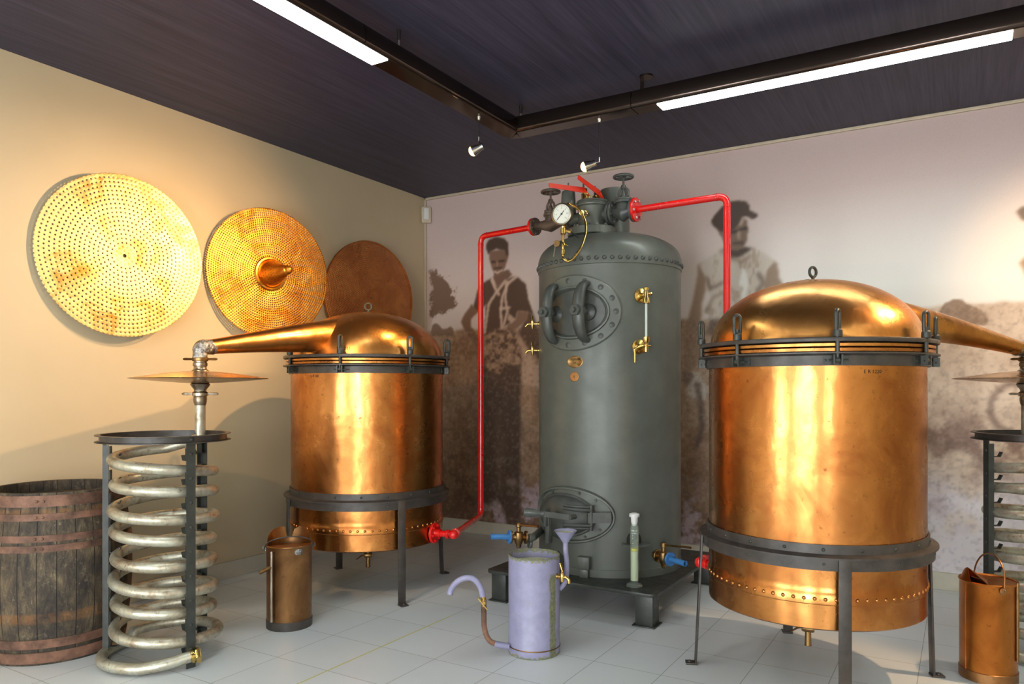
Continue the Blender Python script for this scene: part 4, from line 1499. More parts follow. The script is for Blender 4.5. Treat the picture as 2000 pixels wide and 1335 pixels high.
B = Vector((-2.25, 5.11))
RB = 0.521
boiler = thing('boiler', 'tall dark grey riveted steam boiler standing between the two copper stills', 'boiler', (B.x, B.y, PZ))
o = (B.x, B.y, 0)
pr = [(0.002, PZ), (RB + 0.004, PZ), (RB + 0.004, PZ + 0.05), (RB, PZ + 0.055)]
pr += [(RB, z) for z in np.linspace(0.35, 2.33, 24)]
pr += [(RB + 0.001, 2.345), (RB + 0.007, 2.35), (RB + 0.007, 2.425)]
for k in range(1, 20):
    a = PI / 2 * k / 19
    pr.append((0.02 + (RB - 0.018) * max(0.0, math.cos(a)) ** 0.92 if k < 19 else 0.002, 2.425 + 0.205 * max(0.0, math.sin(a)) ** 0.9))
body = MB().lathe(pr, o, seg=144, caps=False).build('shell', 'boiler', boiler)
rv = Studs()
for k in range(62):
    a = 2 * PI * k / 62
    rv.dome(on_ring(B, RB + 0.006, a, 2.385), (math.cos(a), math.sin(a), 0), 0.016, 0.014, 14, 4)
rv.build('rivet', 'boiler_dark', body)


def cyl_lathe(C, R, az0, z0, prof, seg=64, pw=2.0):
    """profile of (a, b, w): half width, half height and height above the shell, wrapped on the cylinder"""
    mb = MB()
    rows = []
    for a, b, w in prof:
        row = []
        for k in range(seg):
            th = 2 * PI * k / seg
            u, v = a * math.cos(th), b * math.sin(th)
            row.append(on_ring(C, R + w, az0 + u / R, z0 + v))
        rows.append(row)
    mb.quadgrid(rows, cap0=False, cap1=prof[-1][0] < 0.02)
    return mb


cam_dir = math.atan2(-B.y, -B.x)
# upper manhole: riveted oval ring and dished cover
ma, mz = cam_dir - math.radians(28), 2.018
ring = cyl_lathe(B, RB, ma, mz, [(0.340, 0.262, -0.002), (0.338, 0.260, 0.014), (0.330, 0.252, 0.020), (0.262, 0.184, 0.018), (0.256, 0.178, 0.034), (0.246, 0.168, 0.034), (0.238, 0.160, 0.018), (0.236, 0.158, -0.004)]).build('manhole_ring', 'boiler', boiler)
rv = Studs()
for k in range(15):
    th = 2 * PI * k / 15
    p = on_ring(B, RB + 0.013, ma + 0.300 * math.cos(th) / RB, mz + 0.222 * math.sin(th))
    a = ma + 0.300 * math.cos(th) / RB
    rv.dome(p, (math.cos(a), math.sin(a), 0), 0.023, 0.011, 16, 3)
rv.build('rivet', 'boiler_dark', ring)
cyl_lathe(B, RB, ma, mz, [(0.238, 0.160, -0.004), (0.230, 0.152, 0.004), (0.205, 0.130, 0.003), (0.12, 0.08, 0.007), (0.01, 0.01, 0.010)]).build('manhole_cover', 'boiler_dark', boiler)
n0 = Vector((math.cos(ma), math.sin(ma), 0))
t0 = Vector((-n0.y, n0.x, 0))
for u in (-0.145, 0.112):
    sag = RB - RB * math.cos(u / RB)
    b0 = Vector((B.x, B.y, mz)) + n0 * (RB * math.cos(u / RB)) + t0 * (RB * math.sin(u / RB))
    arc = []
    for k in range(17):
        th = -PI / 2 + PI * k / 16
        arc.append(b0 + n0 * (0.012 + 0.125 * max(0.0, math.cos(th)) ** 0.8) + Vector((0, 0, 0.192 * math.sin(th))))
    mb = MB()
    rad = [0.024 + 0.016 * math.cos(-PI / 2 + PI * k / 16) for k in range(17)]
    mb.tube(arc, rad, 14, squash=(1.1, 0.85))
    mb.lathe([(0.044, -0.028), (0.047, -0.020), (0.047, 0.020), (0.040, 0.028)], b0 + n0 * 0.135, n0, 24)
    yk = mb.build('clamp_yoke', 'boiler_dark', boiler)
    bm_ = MB()
    bm_.cyl(b0 - n0 * 0.005, b0 + n0 * 0.215, 0.0165, seg=18)
    bm_.lathe([(0.060, 0.0), (0.058, 0.016), (0.028, 0.036)], b0 - n0 * 0.004, n0, 28)
    bm_.hexnut(b0 + n0 * 0.160, n0, 0.040, 0.032)
    bm_.build('clamp_screw', 'boiler_dark', yk)

# fire door low on the shell
fa, fz = cam_dir - math.radians(32), 0.632
fr_ = cyl_lathe(B, RB, fa, fz, [(0.335, 0.196, -0.003), (0.333, 0.194, 0.018), (0.326, 0.187, 0.034), (0.316, 0.177, 0.034), (0.310, 0.171, 0.010), (0.19, 0.13, 0.010)]).build('fire_door_frame', 'boiler', boiler)
rv = Studs()
for th in (0.75, 1.25, 2.1, 2.7, 3.5, 4.1, 5.2, 5.7):
    a = fa + 0.275 * math.cos(th) / RB
    rv.bolt(on_ring(B, RB + 0.010, a, fz + 0.160 * math.sin(th)), (math.cos(a), math.sin(a), 0), 0.0115, 0.009)
rv.build('bolt', 'boiler_dark', fr_)
fd = fa - 0.06
door = cyl_lathe(B, RB, fd, fz - 0.005, [(0.242, 0.150, 0.008), (0.242, 0.150, 0.022), (0.232, 0.142, 0.028), (0.222, 0.134, 0.026), (0.214, 0.128, 0.044), (0.19, 0.114, 0.068), (0.15, 0.09, 0.088), (0.10, 0.06, 0.100), (0.05, 0.03, 0.105), (0.008, 0.005, 0.106)]).build('fire_door', 'boiler_dark', boiler)


def on_shell(az, u, w, z):
    return on_ring(B, RB + w, az + u / RB, z)


mb = MB()
for dz in (0.052, -0.052):
    rows = []
    for w, hh in ((0.04, 0.0),):
        pass
    pts = [on_shell(fd, 0.05, 0.094, fz + dz * 1.1), on_shell(fd, 0.14, 0.084, fz + dz), on_shell(fd, 0.22, 0.060, fz + dz)]
    mb.tube(spline(pts, 4), 0.017, 10, squash=(1.0, 0.8))
    mb.tube(spline([q + Vector((0, 0, 0.020 * (1 if dz > 0 else -1))) for q in pts], 4), 0.008, 10)
hp = on_shell(fd, 0.215, 0.062, fz)
mb.cyl(hp + Vector((0, 0, -0.085)), hp + Vector((0, 0, 0.085)), 0.013, seg=16)
p_a, p_b = on_shell(fd, 0.195, 0.064, fz), on_shell(fd, 0.335, 0.030, fz + 0.004)
mb.bar(p_a + Vector((0, 0, 0.0)), p_b, 0.070, 0.030, up=n0)
mb.build('door_hinge', 'boiler_dark', door)
mb = MB()
hb = on_shell(fd, 0.015, 0.082, fz + 0.012)
mb.cyl(on_shell(fd, 0.015, 0.08, fz + 0.012), on_shell(fd, 0.015, 0.130, fz + 0.012), 0.020, seg=18)
fn = Vector((math.cos(fd), math.sin(fd), 0))
ft = Vector((-fn.y, fn.x, 0))
h1 = P(1114, 1010, 4.84)
h2 = P(1062, 1003, 4.83)
h3 = P(1022, 1000, 4.84)
mb.bar(h1, h2, 0.030, 0.012, up=(0, 0, 1)) if False else mb.box((h1 + h2) / 2, ((h2 - h1).length, 0.012, 0.036), axes=((h2 - h1), (h2 - h1).cross(Vector((0, 0, 1))), (0, 0, 1)))
mb.tube(spline([h2, h2.lerp(h3, 0.3), h2.lerp(h3, 0.7), h3], 4), [0.017, 0.016, 0.015, 0.015, 0.018, 0.021, 0.023, 0.024, 0.024, 0.024, 0.023, 0.020, 0.010][:13], 12, squash=(0.8, 1.2))
mb.cyl(h1 - fn * 0.05, h1 + fn * 0.012, 0.016, seg=20)
mb.build('latch_handle', 'boiler_dark', door)
k0 = P(1068, 1010, 4.90)
MB().box(k0, (0.022, 0.05, 0.115), axes=(fn.cross(Vector((0, 0, 1))), fn, (0, 0, 1))).box(k0 + Vector((0, 0, -0.085)) - fn * 0.02, (0.03, 0.04, 0.17), axes=(fn.cross(Vector((0, 0, 1))), fn, (0, 0, 1))).build('latch_keeper', 'boiler_dark', fr_, bevel=0.003)
# blocks and small lugs at the foot
ba = see_az(B, RB, 1143)
nb = Vector((math.cos(ba), math.sin(ba), 0))
tb = Vector((-nb.y, nb.x, 0))
MB().box(on_ring(B, RB + 0.02, ba, 0.318), (0.055, 0.085, 0.085), axes=(nb, tb, (0, 0, 1))).box(on_ring(B, RB + 0.016, ba, 0.245), (0.04, 0.062, 0.06), axes=(nb, tb, (0, 0, 1))).build('mud_plug', 'boiler', boiler, bevel=0.006)
ba = see_az(B, RB, 1103)
nb = Vector((math.cos(ba), math.sin(ba), 0))
MB().box(on_ring(B, RB + 0.045, ba, 0.29), (0.10, 0.008, 0.15), axes=(nb + Vector((0, 0, 0.9)), (-nb.y, nb.x, 0), nb.cross(Vector((-nb.y, nb.x, 0))))).build('foot_bracket', 'boiler', boiler)
ba = see_az(B, RB, 1238)
mb = MB()
cyl_ = cyl_lathe(B, RB, ba, 0.475, [(0.052, 0.06, -0.002), (0.05, 0.058, 0.008), (0.03, 0.036, 0.010), (0.008, 0.01, 0.010)])
cyl_.build('hand_hole', 'black', boiler)
mb.sheet([[on_ring(B, RB + w, ba + 0.085 * j / 6 / RB, 0.455 - 0.012 * math.cos(j * 0.25)) for j in range(-6, 7)] for w in (-0.002, 0.065)], 0.014)
mb.build('hand_hole_lip', 'boiler', boiler)

# maker's plaques
for (px, z_, a_, b_, mt, nm, lb) in ((1123, 1.682, 0.060, 0.041, 'brass_old', 'maker_plaque', 'oval brass maker plaque'), (1122, 1.580, 0.034, 0.034, 'copper_dull', 'test_plaque', 'round brass test plaque')):
    az = see_az(B, RB, px)
    pq = cyl_lathe(B, RB, az, z_, [(a_, b_, -0.001), (a_, b_, 0.004), (a_ * 0.93, b_ * 0.92, 0.0048), (a_ * 0.9, b_ * 0.88, 0.0036), (0.01, 0.01, 0.0036)], 40).build(nm, mt, boiler, lb)
    if nm == 'maker_plaque':
        text_mesh('lettering', 'DELEPINE', 0.019, (0, 0, 0), (1, 0, 0), (0, 0, 1), 'dark_hole', pq, 0.0006, cyl=(B, RB + 0.004, az, z_ + 0.016))
        text_mesh('lettering', '2 0', 0.016, (0, 0, 0), (1, 0, 0), (0, 0, 1), 'dark_hole', pq, 0.0006, cyl=(B, RB + 0.004, az, z_ - 0.008))
    else:
        text_mesh('lettering', '0', 0.022, (0, 0, 0), (1, 0, 0), (0, 0, 1), 'dark_hole', pq, 0.0006, cyl=(B, RB + 0.004, az, z_))

# water gauge glass
gu = P(1262, 578, 4.93)
gl = P(1262, 672, 4.93)
for (px, py, nm) in ((1251, 578, 'upper'), (1247, 677, 'lower')):
    az = see_az(B, RB, px)
    z_ = zz(py, 5.06)
    n_ = Vector((math.cos(az), math.sin(az), 0))
    s_ = Vector((-n_.y, n_.x, 0))
    g = (gu if nm == 'upper' else gl)
    base = on_ring(B, RB, az, z_)
    mb = MB()
    mb.lathe([(0.048, -0.002), (0.049, 0.003), (0.048, 0.012), (0.03, 0.016), (0.020, 0.02), (0.016, 0.05), (0.013, 0.075)], base, n_, 36)
    for k in range(3):
        a = 2 * PI * k / 3 + 0.5
        mb.bolt(base + n_ * 0.012 + s_ * (0.034 * math.cos(a)) + Vector((0, 0, 0.034 * math.sin(a))), n_, 0.009, 0.007)
    mb.cyl(base + n_ * 0.05, Vector((g.x, g.y, z_)), 0.014, seg=18)
    c0 = Vector((g.x, g.y, z_))
    if nm == 'upper':
        mb.lathe([(0.012, 0.045), (0.018, 0.040), (0.018, 0.025), (0.014, 0.02), (0.016, -0.02), (0.024, -0.035), (0.025, -0.062), (0.018, -0.066)], c0, (0, 0, 1), 20)
        mb.cyl(c0, c0 + s_ * 0.035, 0.008, seg=12)
        mb.hexnut(c0 + s_ * 0.028, s_, 0.012, 0.012)
    else:
        mb.lathe([(0.008, -0.045), (0.014, -0.04), (0.016, 0.0), (0.014, 0.015), (0.024, 0.03), (0.024, 0.058), (0.018, 0.06)], c0, (0, 0, 1), 20)
        mb.cyl(c0, c0 - s_ * 0.05, 0.009, seg=12)
        q0 = P(1240, 681, 4.93)
        mb.tube(spline([c0 - s_ * 0.03 + n_ * 0.02, q0, q0 + Vector((0, 0, -0.03)), q0 + Vector((0, 0, -0.09))], 5), 0.0075, 10)
        mb.cyl(c0, c0 + s_ * 0.032, 0.010, 0.006, 12)
    mb.build('gauge_cock', 'brass', boiler, nm + ' brass cock of the water gauge')
MB().cyl(Vector((gu.x, gu.y, gl.z + 0.05)), Vector((gu.x, gu.y, gu.z - 0.05)), 0.0105, seg=16).build('gauge_glass', 'glass', boiler, 'clear water gauge tube')
MB().cyl(Vector((gu.x, gu.y, gl.z + 0.05)), Vector((gu.x, gu.y, gu.z - 0.05)), 0.0075, seg=10).build('gauge_stripe', 'white_plastic', boiler)

# try cocks on the shell's side
for py in (631, 683):
    D_ = 5.52
    az = cam_dir - math.radians(86)
    z_ = zz(py, D_)
    n_ = Vector((math.cos(az), math.sin(az), 0))
    s_ = Vector((-n_.y, n_.x, 0))
    base = on_ring(B, RB, az, z_)
    mb = MB()
    mb.lathe([(0.018, -0.002), (0.018, 0.008), (0.011, 0.012), (0.010, 0.03)], base, n_, 18)
    mb.tube(spline([base + n_ * 0.02, base + n_ * 0.06, base + n_ * 0.085 + Vector((0, 0, -0.004)), base + n_ * 0.10 + Vector((0, 0, -0.022))], 5), 0.0095, 12)
    mb.lathe([(0.006, -0.04), (0.010, -0.034), (0.013, 0.0), (0.015, 0.02), (0.009, 0.024), (0.006, 0.034)], base + n_ * 0.05, (0, 0, 1), 16)
    mb.tube([base + n_ * 0.05 + Vector((0, 0, 0.03)), base + n_ * 0.05 + Vector((0, 0, 0.06))], [0.007, 0.009], 10, squash=(1.5, 0.6))
    mb.build('try_cock', 'brass', boiler, 'small brass try cock')

# neck on the crown: flange, turret, chimney
TC = at(1157, 5.43)
mb = MB()
mb.lathe([(0.16, 2.60), (0.18, 2.606), (0.18, 2.655), (0.175, 2.66), (0.13, 2.66)], (TC.x, TC.y, 0), seg=48)
tf = mb.build('turret_base', 'boiler', boiler)
bt = Studs()
for k in range(8):
    a = 2 * PI * k / 8 + 0.3
    bt.bolt(on_ring(TC, 0.155, a, 2.66), (0, 0, 1), 0.014, 0.014)
bt.build('bolt', 'boiler_dark', tf)
MB().lathe([(0.115, 2.655), (0.108, 2.665), (0.103, 2.70), (0.103, 2.80), (0.108, 2.815), (0.118, 2.822), (0.120, 2.832), (0.112, 2.838), (0.112, 2.842), (0.120, 2.848), (0.112, 2.862), (0.080, 2.868), (0.002, 2.87)], (TC.x, TC.y, 0), seg=48, caps=False).build('turret', 'boiler', boiler)
CHc = at(1201, 5.72)
MB().lathe([(0.13, 2.56), (0.112, 2.58), (0.110, 3.02), (0.104, 3.02), (0.104, 2.9), (0.002, 2.9)], (CHc.x, CHc.y, 0), seg=48, caps=False).build('chimney', 'boiler', boiler)
ba2 = P(1186, 458, 5.25)
MB().box((ba2.x, ba2.y, ba2.z - 0.01), (0.06, 0.05, 0.05), rot=0.3).build('crown_block', 'boiler_dark', boiler, bevel=0.004)

# steam stop valves either side of the turret
JL, JR = P(1042, 438, 5.80), P(1242, 415, 5.24)
zh = (JL.z + JR.z) / 2
HL = Vector((JL.x, JL.y, zh))
HR = Vector((JR.x, JR.y, zh))
TT = Vector((TC.x, TC.y, zh))


def flange(mb, p, n, R, th):
    mb.lathe([(R * 0.96, -th / 2), (R, -th * 0.35), (R, th * 0.35), (R * 0.96, th / 2)], p, n, 36)


def fbolts(mb, p, n, R, r, h, k=6, ph=0.3):
    u, v, w = frame(n)
    for i in range(k):
        a = 2 * PI * i / k + ph
        mb.bolt(p + u * (R * math.cos(a)) + v * (R * math.sin(a)), n, r, h)


def handwheel(c, R, parent, mat):
    mb = MB()
    mb.torus(c, (0, 0, 1), R, 0.010, 36, 10)
    for k in range(5):
        a = 2 * PI * k / 5 + 0.4
        mb.tube([c, c + Vector((R * 0.5 * math.cos(a), R * 0.5 * math.sin(a), -0.006)), c + Vector((R * math.cos(a), R * math.sin(a), 0))], [0.011, 0.007, 0.008], 8)
    mb.lathe([(0.016, -0.022), (0.018, 0.0), (0.012, 0.014)], c, (0, 0, 1), 16)
    return mb.build('handwheel', mat, parent)


def stop_valve(p_in, p_out, label, mat, s=1.0, wheel=0.07, zt=None):
    """globe valve from flange p_in (at turret) to flange p_out (towards the red pipe)"""
    n = (p_out - p_in).normalized()
    mid = p_in.lerp(p_out, 0.52)
    mb = MB()
    flange(mb, p_in, n, 0.083 * s, 0.018)
    flange(mb, p_in - n * 0.022, n, 0.083 * s, 0.018)
    flange(mb, p_out, n, 0.083 * s, 0.018)
    mb.tube([p_in, p_in.lerp(mid, 0.4), mid + Vector((0, 0, -0.012)), p_out.lerp(mid, 0.4), p_out], [0.036 * s, 0.040 * s, 0.062 * s, 0.040 * s, 0.036 * s], 24)
    mb.lathe([(0.056 * s, -0.01), (0.052 * s, 0.05), (0.050 * s, 0.058)], mid, (0, 0, 1), 28)
    flange(mb, mid + Vector((0, 0, 0.066)), (0, 0, 1), 0.068 * s, 0.020)
    flange(mb, mid + Vector((0, 0, 0.084)), (0, 0, 1), 0.062 * s, 0.014)
    vb = mb.build('stop_valve', mat, boiler, label)
    b2 = Studs()
    fbolts(b2, p_in + n * 0.009, n, 0.064 * s, 0.010, 0.010, 6)
    fbolts(b2, p_out - n * 0.009, -n, 0.064 * s, 0.010, 0.010, 6)
    fbolts(b2, mid + Vector((0, 0, 0.091)), Vector((0, 0, 1)), 0.053 * s, 0.008, 0.009, 4, 0.7)
    b2.build('bolt', mat, vb)
    top = zt or mid.z + 0.22
    yk = MB()
    yk.lathe([(0.018, 0.09), (0.022, 0.11), (0.016, 0.125), (0.012, 0.14)], mid, (0, 0, 1), 16)
    for sg in (-1, 1):
        q = [mid + n * (0.018 * sg) + Vector((0, 0, 0.09)), mid + n * (0.036 * sg) + Vector((0, 0, 0.115)), mid + n * (0.030 * sg) + Vector((0, 0, 0.150)), mid + n * (0.010 * sg) + Vector((0, 0, 0.172))]
        yk.tube(spline(q, 4), 0.009, 10)
    yk.lathe([(0.018, 0.160), (0.022, 0.168), (0.016, 0.186), (0.010, 0.190)], mid, (0, 0, 1), 16)
    yk.cyl(mid + Vector((0, 0, 0.10)), Vector((mid.x, mid.y, top)), 0.0075, seg=12)
    yk.build('yoke', mat, vb)
    handwheel(Vector((mid.x, mid.y, top)), wheel, vb, mat)
    return vb


dl, dr_ = (HL - TT).normalized(), (HR - TT).normalized()
stop_valve(TT + dl * 0.225, HL - dl * 0.020, 'steam stop valve with a brown handwheel', 'boiler_rust', 0.82, 0.068, zz(377, 5.72))
stop_valve(TT + dr_ * 0.165, HR - dr_ * 0.020, 'steam stop valve with a grey handwheel', 'boiler_dark', 1.0, 0.066, zz(346, 5.30))
mb = MB()
mb.cyl(TT + dl * 0.06, TT + dl * 0.22, 0.042, seg=24)
mb.cyl(TT + dr_ * 0.06, TT + dr_ * 0.15, 0.042, seg=24)
mb.build('turret_branches', 'boiler', boiler)

# dome-topped relief cylinder left of the turret
wc = at(1110, 5.48)
z0w = zz(418, 5.48)
MB().cyl((wc.x, wc.y, z0w - 0.04), (wc.x, wc.y, z0w + 0.02), 0.02, seg=16).lathe([(0.058, z0w), (0.056, z0w + 0.03), (0.050, zz(377, 5.48)), (0.046, zz(375, 5.48) + 0.003), (0.012, zz(373, 5.48) + 0.012), (0.006, zz(372, 5.48) + 0.014), (0.006, zz(357, 5.48)), (0.001, zz(356.5, 5.48))], (wc.x, wc.y, 0), seg=32).build('relief_cylinder', 'boiler', boiler)
# support elbow joining it to the branch
MB().tube(spline([Vector((wc.x, wc.y, z0w)), Vector((wc.x, wc.y, zh + 0.02)), TT + dl * 0.2], 5), 0.018, 12).build('relief_elbow', 'boiler_dark', boiler)

# safety valves with red levers on the turret top
zt_ = 2.866
for k, (px, D_) in enumerate(((1144, 5.40), (1166, 5.46))):
    c = at(px, D_)
    mb = MB()
    mb.lathe([(0.030, zt_ - 0.006), (0.032, zt_ + 0.004), (0.022, zt_ + 0.012), (0.018, zt_ + 0.03), (0.024, zt_ + 0.036), (0.024, zt_ + 0.048), (0.012, zt_ + 0.056), (0.009, zt_ + 0.085)], (c.x, c.y, 0), seg=20)
    mb.cyl(Vector((c.x, c.y, zt_)) + dl * 0.03, Vector((c.x, c.y, zt_ + 0.05)) + dl * 0.034, 0.006, seg=10)
    mb.hexnut(Vector((c.x, c.y, zt_)) + dr_ * 0.03, (0, 0, 1), 0.010, 0.03)
    sv = mb.build('safety_valve', 'brass', boiler, 'brass safety valve on the turret')
    mb = MB()
    mb.cyl(Vector((c.x, c.y, zt_)) + dl * 0.02, Vector((c.x, c.y, zt_ + 0.12)) + dl * 0.02, 0.007, seg=10)
    mb.build('fulcrum_post', 'boiler_dark', sv)
    if k == 0:
        a_, b_ = P(1142, 371, 5.38), P(1073, 361, 5.20)
    else:
        a_, b_ = P(1172, 377, 5.42), P(1130, 345, 5.26)
    d = (b_ - a_).normalized()
    vv = (Vector((0, 0, 1)) - d * d.z).normalized()
    w = d.cross(vv)
    mb = MB()
    L_v = (b_ - a_).length
    mb.prism([(0, -0.020), (L_v * 0.5, -0.018), (L_v - 0.004, -0.016), (L_v, -0.012), (L_v, 0.014), (L_v * 0.5, 0.016), (0, 0.020)], a_, d, vv, w, 0.007)
    mb.tube([a_ + d * 0.01 + Vector((0, 0, 0)), a_ - d * 0.03 + Vector((0, 0, -0.03)), a_ - d * 0.02 + Vector((0, 0, -0.06))], [0.016, 0.014, 0.006], 10, squash=(1.0, 0.5))
    mb.build('lever', 'lever_red', sv, 'orange-red flat lever')

# pressure gauge on a curved brass siphon
gc = P(1098, 418, 4.98)
gn = Vector((-gc.x, -gc.y, 0)).normalized()
gn = (Matrix.Rotation(math.radians(-24), 3, 'Z') @ gn)
gn.z = -0.05
gn.normalize()
mb = MB()
GR = 0.0725
mb.lathe([(0.03, -0.045), (GR * 0.86, -0.042), (GR * 0.9, -0.03), (GR * 0.9, 0.0), (GR, 0.004), (GR, 0.016), (GR * 0.9, 0.020), (GR * 0.86, 0.010)], gc, gn, 44, caps=False)
pg = mb.build('pressure_gauge', 'nickel', boiler, 'round pressure gauge with a white dial')
MB().lathe([(GR * 0.88, 0.008), (0.001, 0.0085)], gc, gn, 40, caps=False).build('dial', 'dial', pg)
gu_, gv_, gw_ = frame(gn)
if gv_.z < 0:
    gu_, gv_ = -gu_, -gv_
tk = MB()
for k in range(25):
    a = math.radians(225 - 270 * k / 24)
    L0 = 0.82 if k % 4 else 0.74
    p0 = gc + gn * 0.0095 + (gu_ * math.cos(a) + gv_ * math.sin(a)) * (GR * 0.88 * L0)
    p1 = gc + gn * 0.0095 + (gu_ * math.cos(a) + gv_ * math.sin(a)) * (GR * 0.88 * 0.90)
    tk.bar(p0, p1, 0.0016, 0.0004, up=gn)
tk.build('dial_marks', 'black', pg)
for k in range(7):
    a = math.radians(225 - 45 * k)
    text_mesh('dial_number', str(k * 2), 0.012, gc + gn * 0.0095 + (gu_ * math.cos(a) + gv_ * math.sin(a)) * (GR * 0.54), gu_, gv_, 'black', pg, 0.0002)
ar = math.radians(228)
ndl = gu_ * math.cos(ar) + gv_ * math.sin(ar)
MB().bar(gc + gn * 0.012 - ndl * 0.03, gc + gn * 0.012 + ndl * 0.05, 0.004, 0.001, up=gn).cyl(gc + gn * 0.009, gc + gn * 0.014, 0.006, seg=14).build('needle', 'black', pg)

x1100 = gc.copy()
x1100.z -= GR
gb = Vector((gc.x, gc.y, 0)) - gn * 0.015
mb = MB()
gz0 = gc.z - GR + 0.005
mb.lathe([(0.010, 0.0), (0.016, -0.012), (0.014, -0.022), (0.018, -0.026), (0.019, -0.060), (0.012, -0.068), (0.009, -0.072), (0.009, -0.118), (0.014, -0.125), (0.016, -0.140), (0.010, -0.150), (0.009, -0.165), (0.014, -0.168), (0.015, -0.198), (0.008, -0.203)], (gb.x, gb.y, gz0), seg=18)
rt = Vector((CY, SY, 0))
tow = Vector((SY, -CY, 0))
mb.cyl(Vector((gb.x, gb.y, gz0 - 0.040)), Vector((gb.x, gb.y, gz0 - 0.044)) + rt * 0.05, 0.009, seg=12)
mb.hexnut(Vector((gb.x, gb.y, gz0 - 0.044)) + rt * 0.035, rt, 0.014, 0.018)
mb.cyl(Vector((gb.x, gb.y, gz0 - 0.133)), Vector((gb.x, gb.y, gz0 - 0.138)) + rt * 0.036, 0.009, 0.005, seg=12)
mb.build('siphon_cock', 'brass', pg)
MB().cyl(Vector((gb.x, gb.y, gz0 - 0.128)) - rt * 0.044 + tow * 0.012, Vector((gb.x, gb.y, gz0 - 0.128)) - rt * 0.040 + tow * 0.004, 0.022, seg=24).build('test_disc', 'brass_old', pg)
MB().cyl(Vector((gb.x, gb.y, gz0 - 0.145)) - rt * 0.052, Vector((gb.x, gb.y, gz0 - 0.215)) - rt * 0.064, 0.004, seg=10).build('cock_handle', 'nickel', pg)
MB().bar(Vector((gb.x, gb.y, gz0 - 0.044)) + rt * 0.05, P(1134, 467, 5.22), 0.012, 0.008).build('gauge_bracket', 'boiler_dark', pg)
base_ = Vector((gb.x, gb.y, gz0 - 0.20))
sip = [base_ + Vector((0, 0, 0.0)), base_ + Vector((0, 0, -0.015)), P(1101, 505, 4.96), P(1108, 510, 4.96), P(1120, 504, 4.96), P(1135, 482, 4.97), P(1144, 455, 5.02), P(1143, 432, 5.06), P(1133, 412, 5.08), P(1122, 404, 5.09), P(1112, 398, 5.10), P(1106, 402, 5.07), gc - gn * 0.03]
MB().tube(spline(sip, 7), 0.0090, 12).build('siphon_pipe', 'brass', pg, 'curved brass siphon pipe')
MB().cyl(P(1148, 419, 5.36), P(1136, 415, 5.08), 0.020, 0.017, 18).hexnut(P(1143, 417, 5.24), P(1136, 415, 5.08) - P(1148, 419, 5.36), 0.024, 0.03).build('siphon_union', 'brass', pg)

# blow-down cocks at the foot: one each side, with blue outlet pipes


def drain(base, dirn, label, lever_end, elbow=False, s=1.0):
    d = Vector(dirn).normalized()
    base = Vector(base)
    up = Vector((0, 0, 1))
    mb = MB()
    mb.cyl(base, base + d * 0.05 * s, 0.022, seg=20)
    flange(mb, base + d * 0.05 * s, d, 0.044, 0.014)
    mb.tube([base + d * 0.05 * s, base + d * 0.075 * s, base + d * 0.105 * s, base + d * 0.135 * s, base + d * 0.16 * s], [0.018, 0.022, 0.034, 0.022, 0.018], 20)
    mid = base + d * 0.105 * s
    mb.lathe([(0.010, -0.072), (0.016, -0.066), (0.018, -0.05), (0.028, -0.03), (0.034, 0.0), (0.030, 0.032), (0.026, 0.036), (0.014, 0.040), (0.014, 0.066), (0.021, 0.070), (0.021, 0.094), (0.016, 0.098)], mid, up, 20)
    flange(mb, base + d * 0.162 * s, d, 0.042, 0.010)
    v = mb.build('blowdown_cock', 'brass_old', boiler, label)
    le = Vector(lever_end)
    MB().cyl(mid + up * 0.082, le, 0.0065, 0.0075, 12).build('cock_lever', 'brass_old' if not elbow else 'copper_dull', v)
    mb = MB()
    flange(mb, base + d * 0.175 * s, d, 0.046, 0.014)
    fbolts(mb, base + d * 0.182 * s, d, 0.034, 0.006, 0.005, 4, 0.8)
    e = base + d * (0.33 if not elbow else 0.315) * s
    mb.tube([base + d * 0.18 * s, e], 0.019, 20, caps=False)
    mb.lathe([(0.019, 0.0), (0.0155, 0.0), (0.0155, -0.03)], e, d, 20, caps=False)
    mb.build('outlet_pipe', 'blue', v, 'blue outlet pipe')
    MB().cyl(e - d * 0.031, e - d * 0.029, 0.0155, seg=16).build('outlet_bore', 'dark_hole', v)
    return v


bl = P(1040, 1049, 5.05)
dirl = (P(958, 1047, 4.98) - bl).normalized()
mb = MB()
az = see_az(B, RB, 1056)
sh = on_ring(B, RB - 0.01, az, bl.z - 0.02)
mb.tube(spline([sh, sh.lerp(bl, 0.5) + Vector((0, 0, -0.004)), bl + Vector((0, 0, 0.0)), bl + dirl * 0.02], 5), 0.026, 18)
mb.torus(P(1035, 1060, 5.1), dirl, 0.03, 0.012, 20, 10)
mb.build('blowdown_elbow', 'boiler', boiler)
drain(bl, dirl, 'brass blow-down cock beside the fire door', P(1051, 1028, 4.92), True, 0.92)
az = see_az(B, RB, 1277)
br0 = on_ring(B, RB - 0.01, az, zz(1088, 4.98))
dirr = (P(1342, 1108, 4.66) - P(1283, 1089, 4.90)).normalized()
dirr.z *= 0.5
dirr.normalize()
drain(br0 + dirr * 0.01, dirr, 'brass blow-down cock beside the second still', P(1349, 1069, 4.78), False, 0.92)

# ------------------------------------------------------------------ red steam pipes


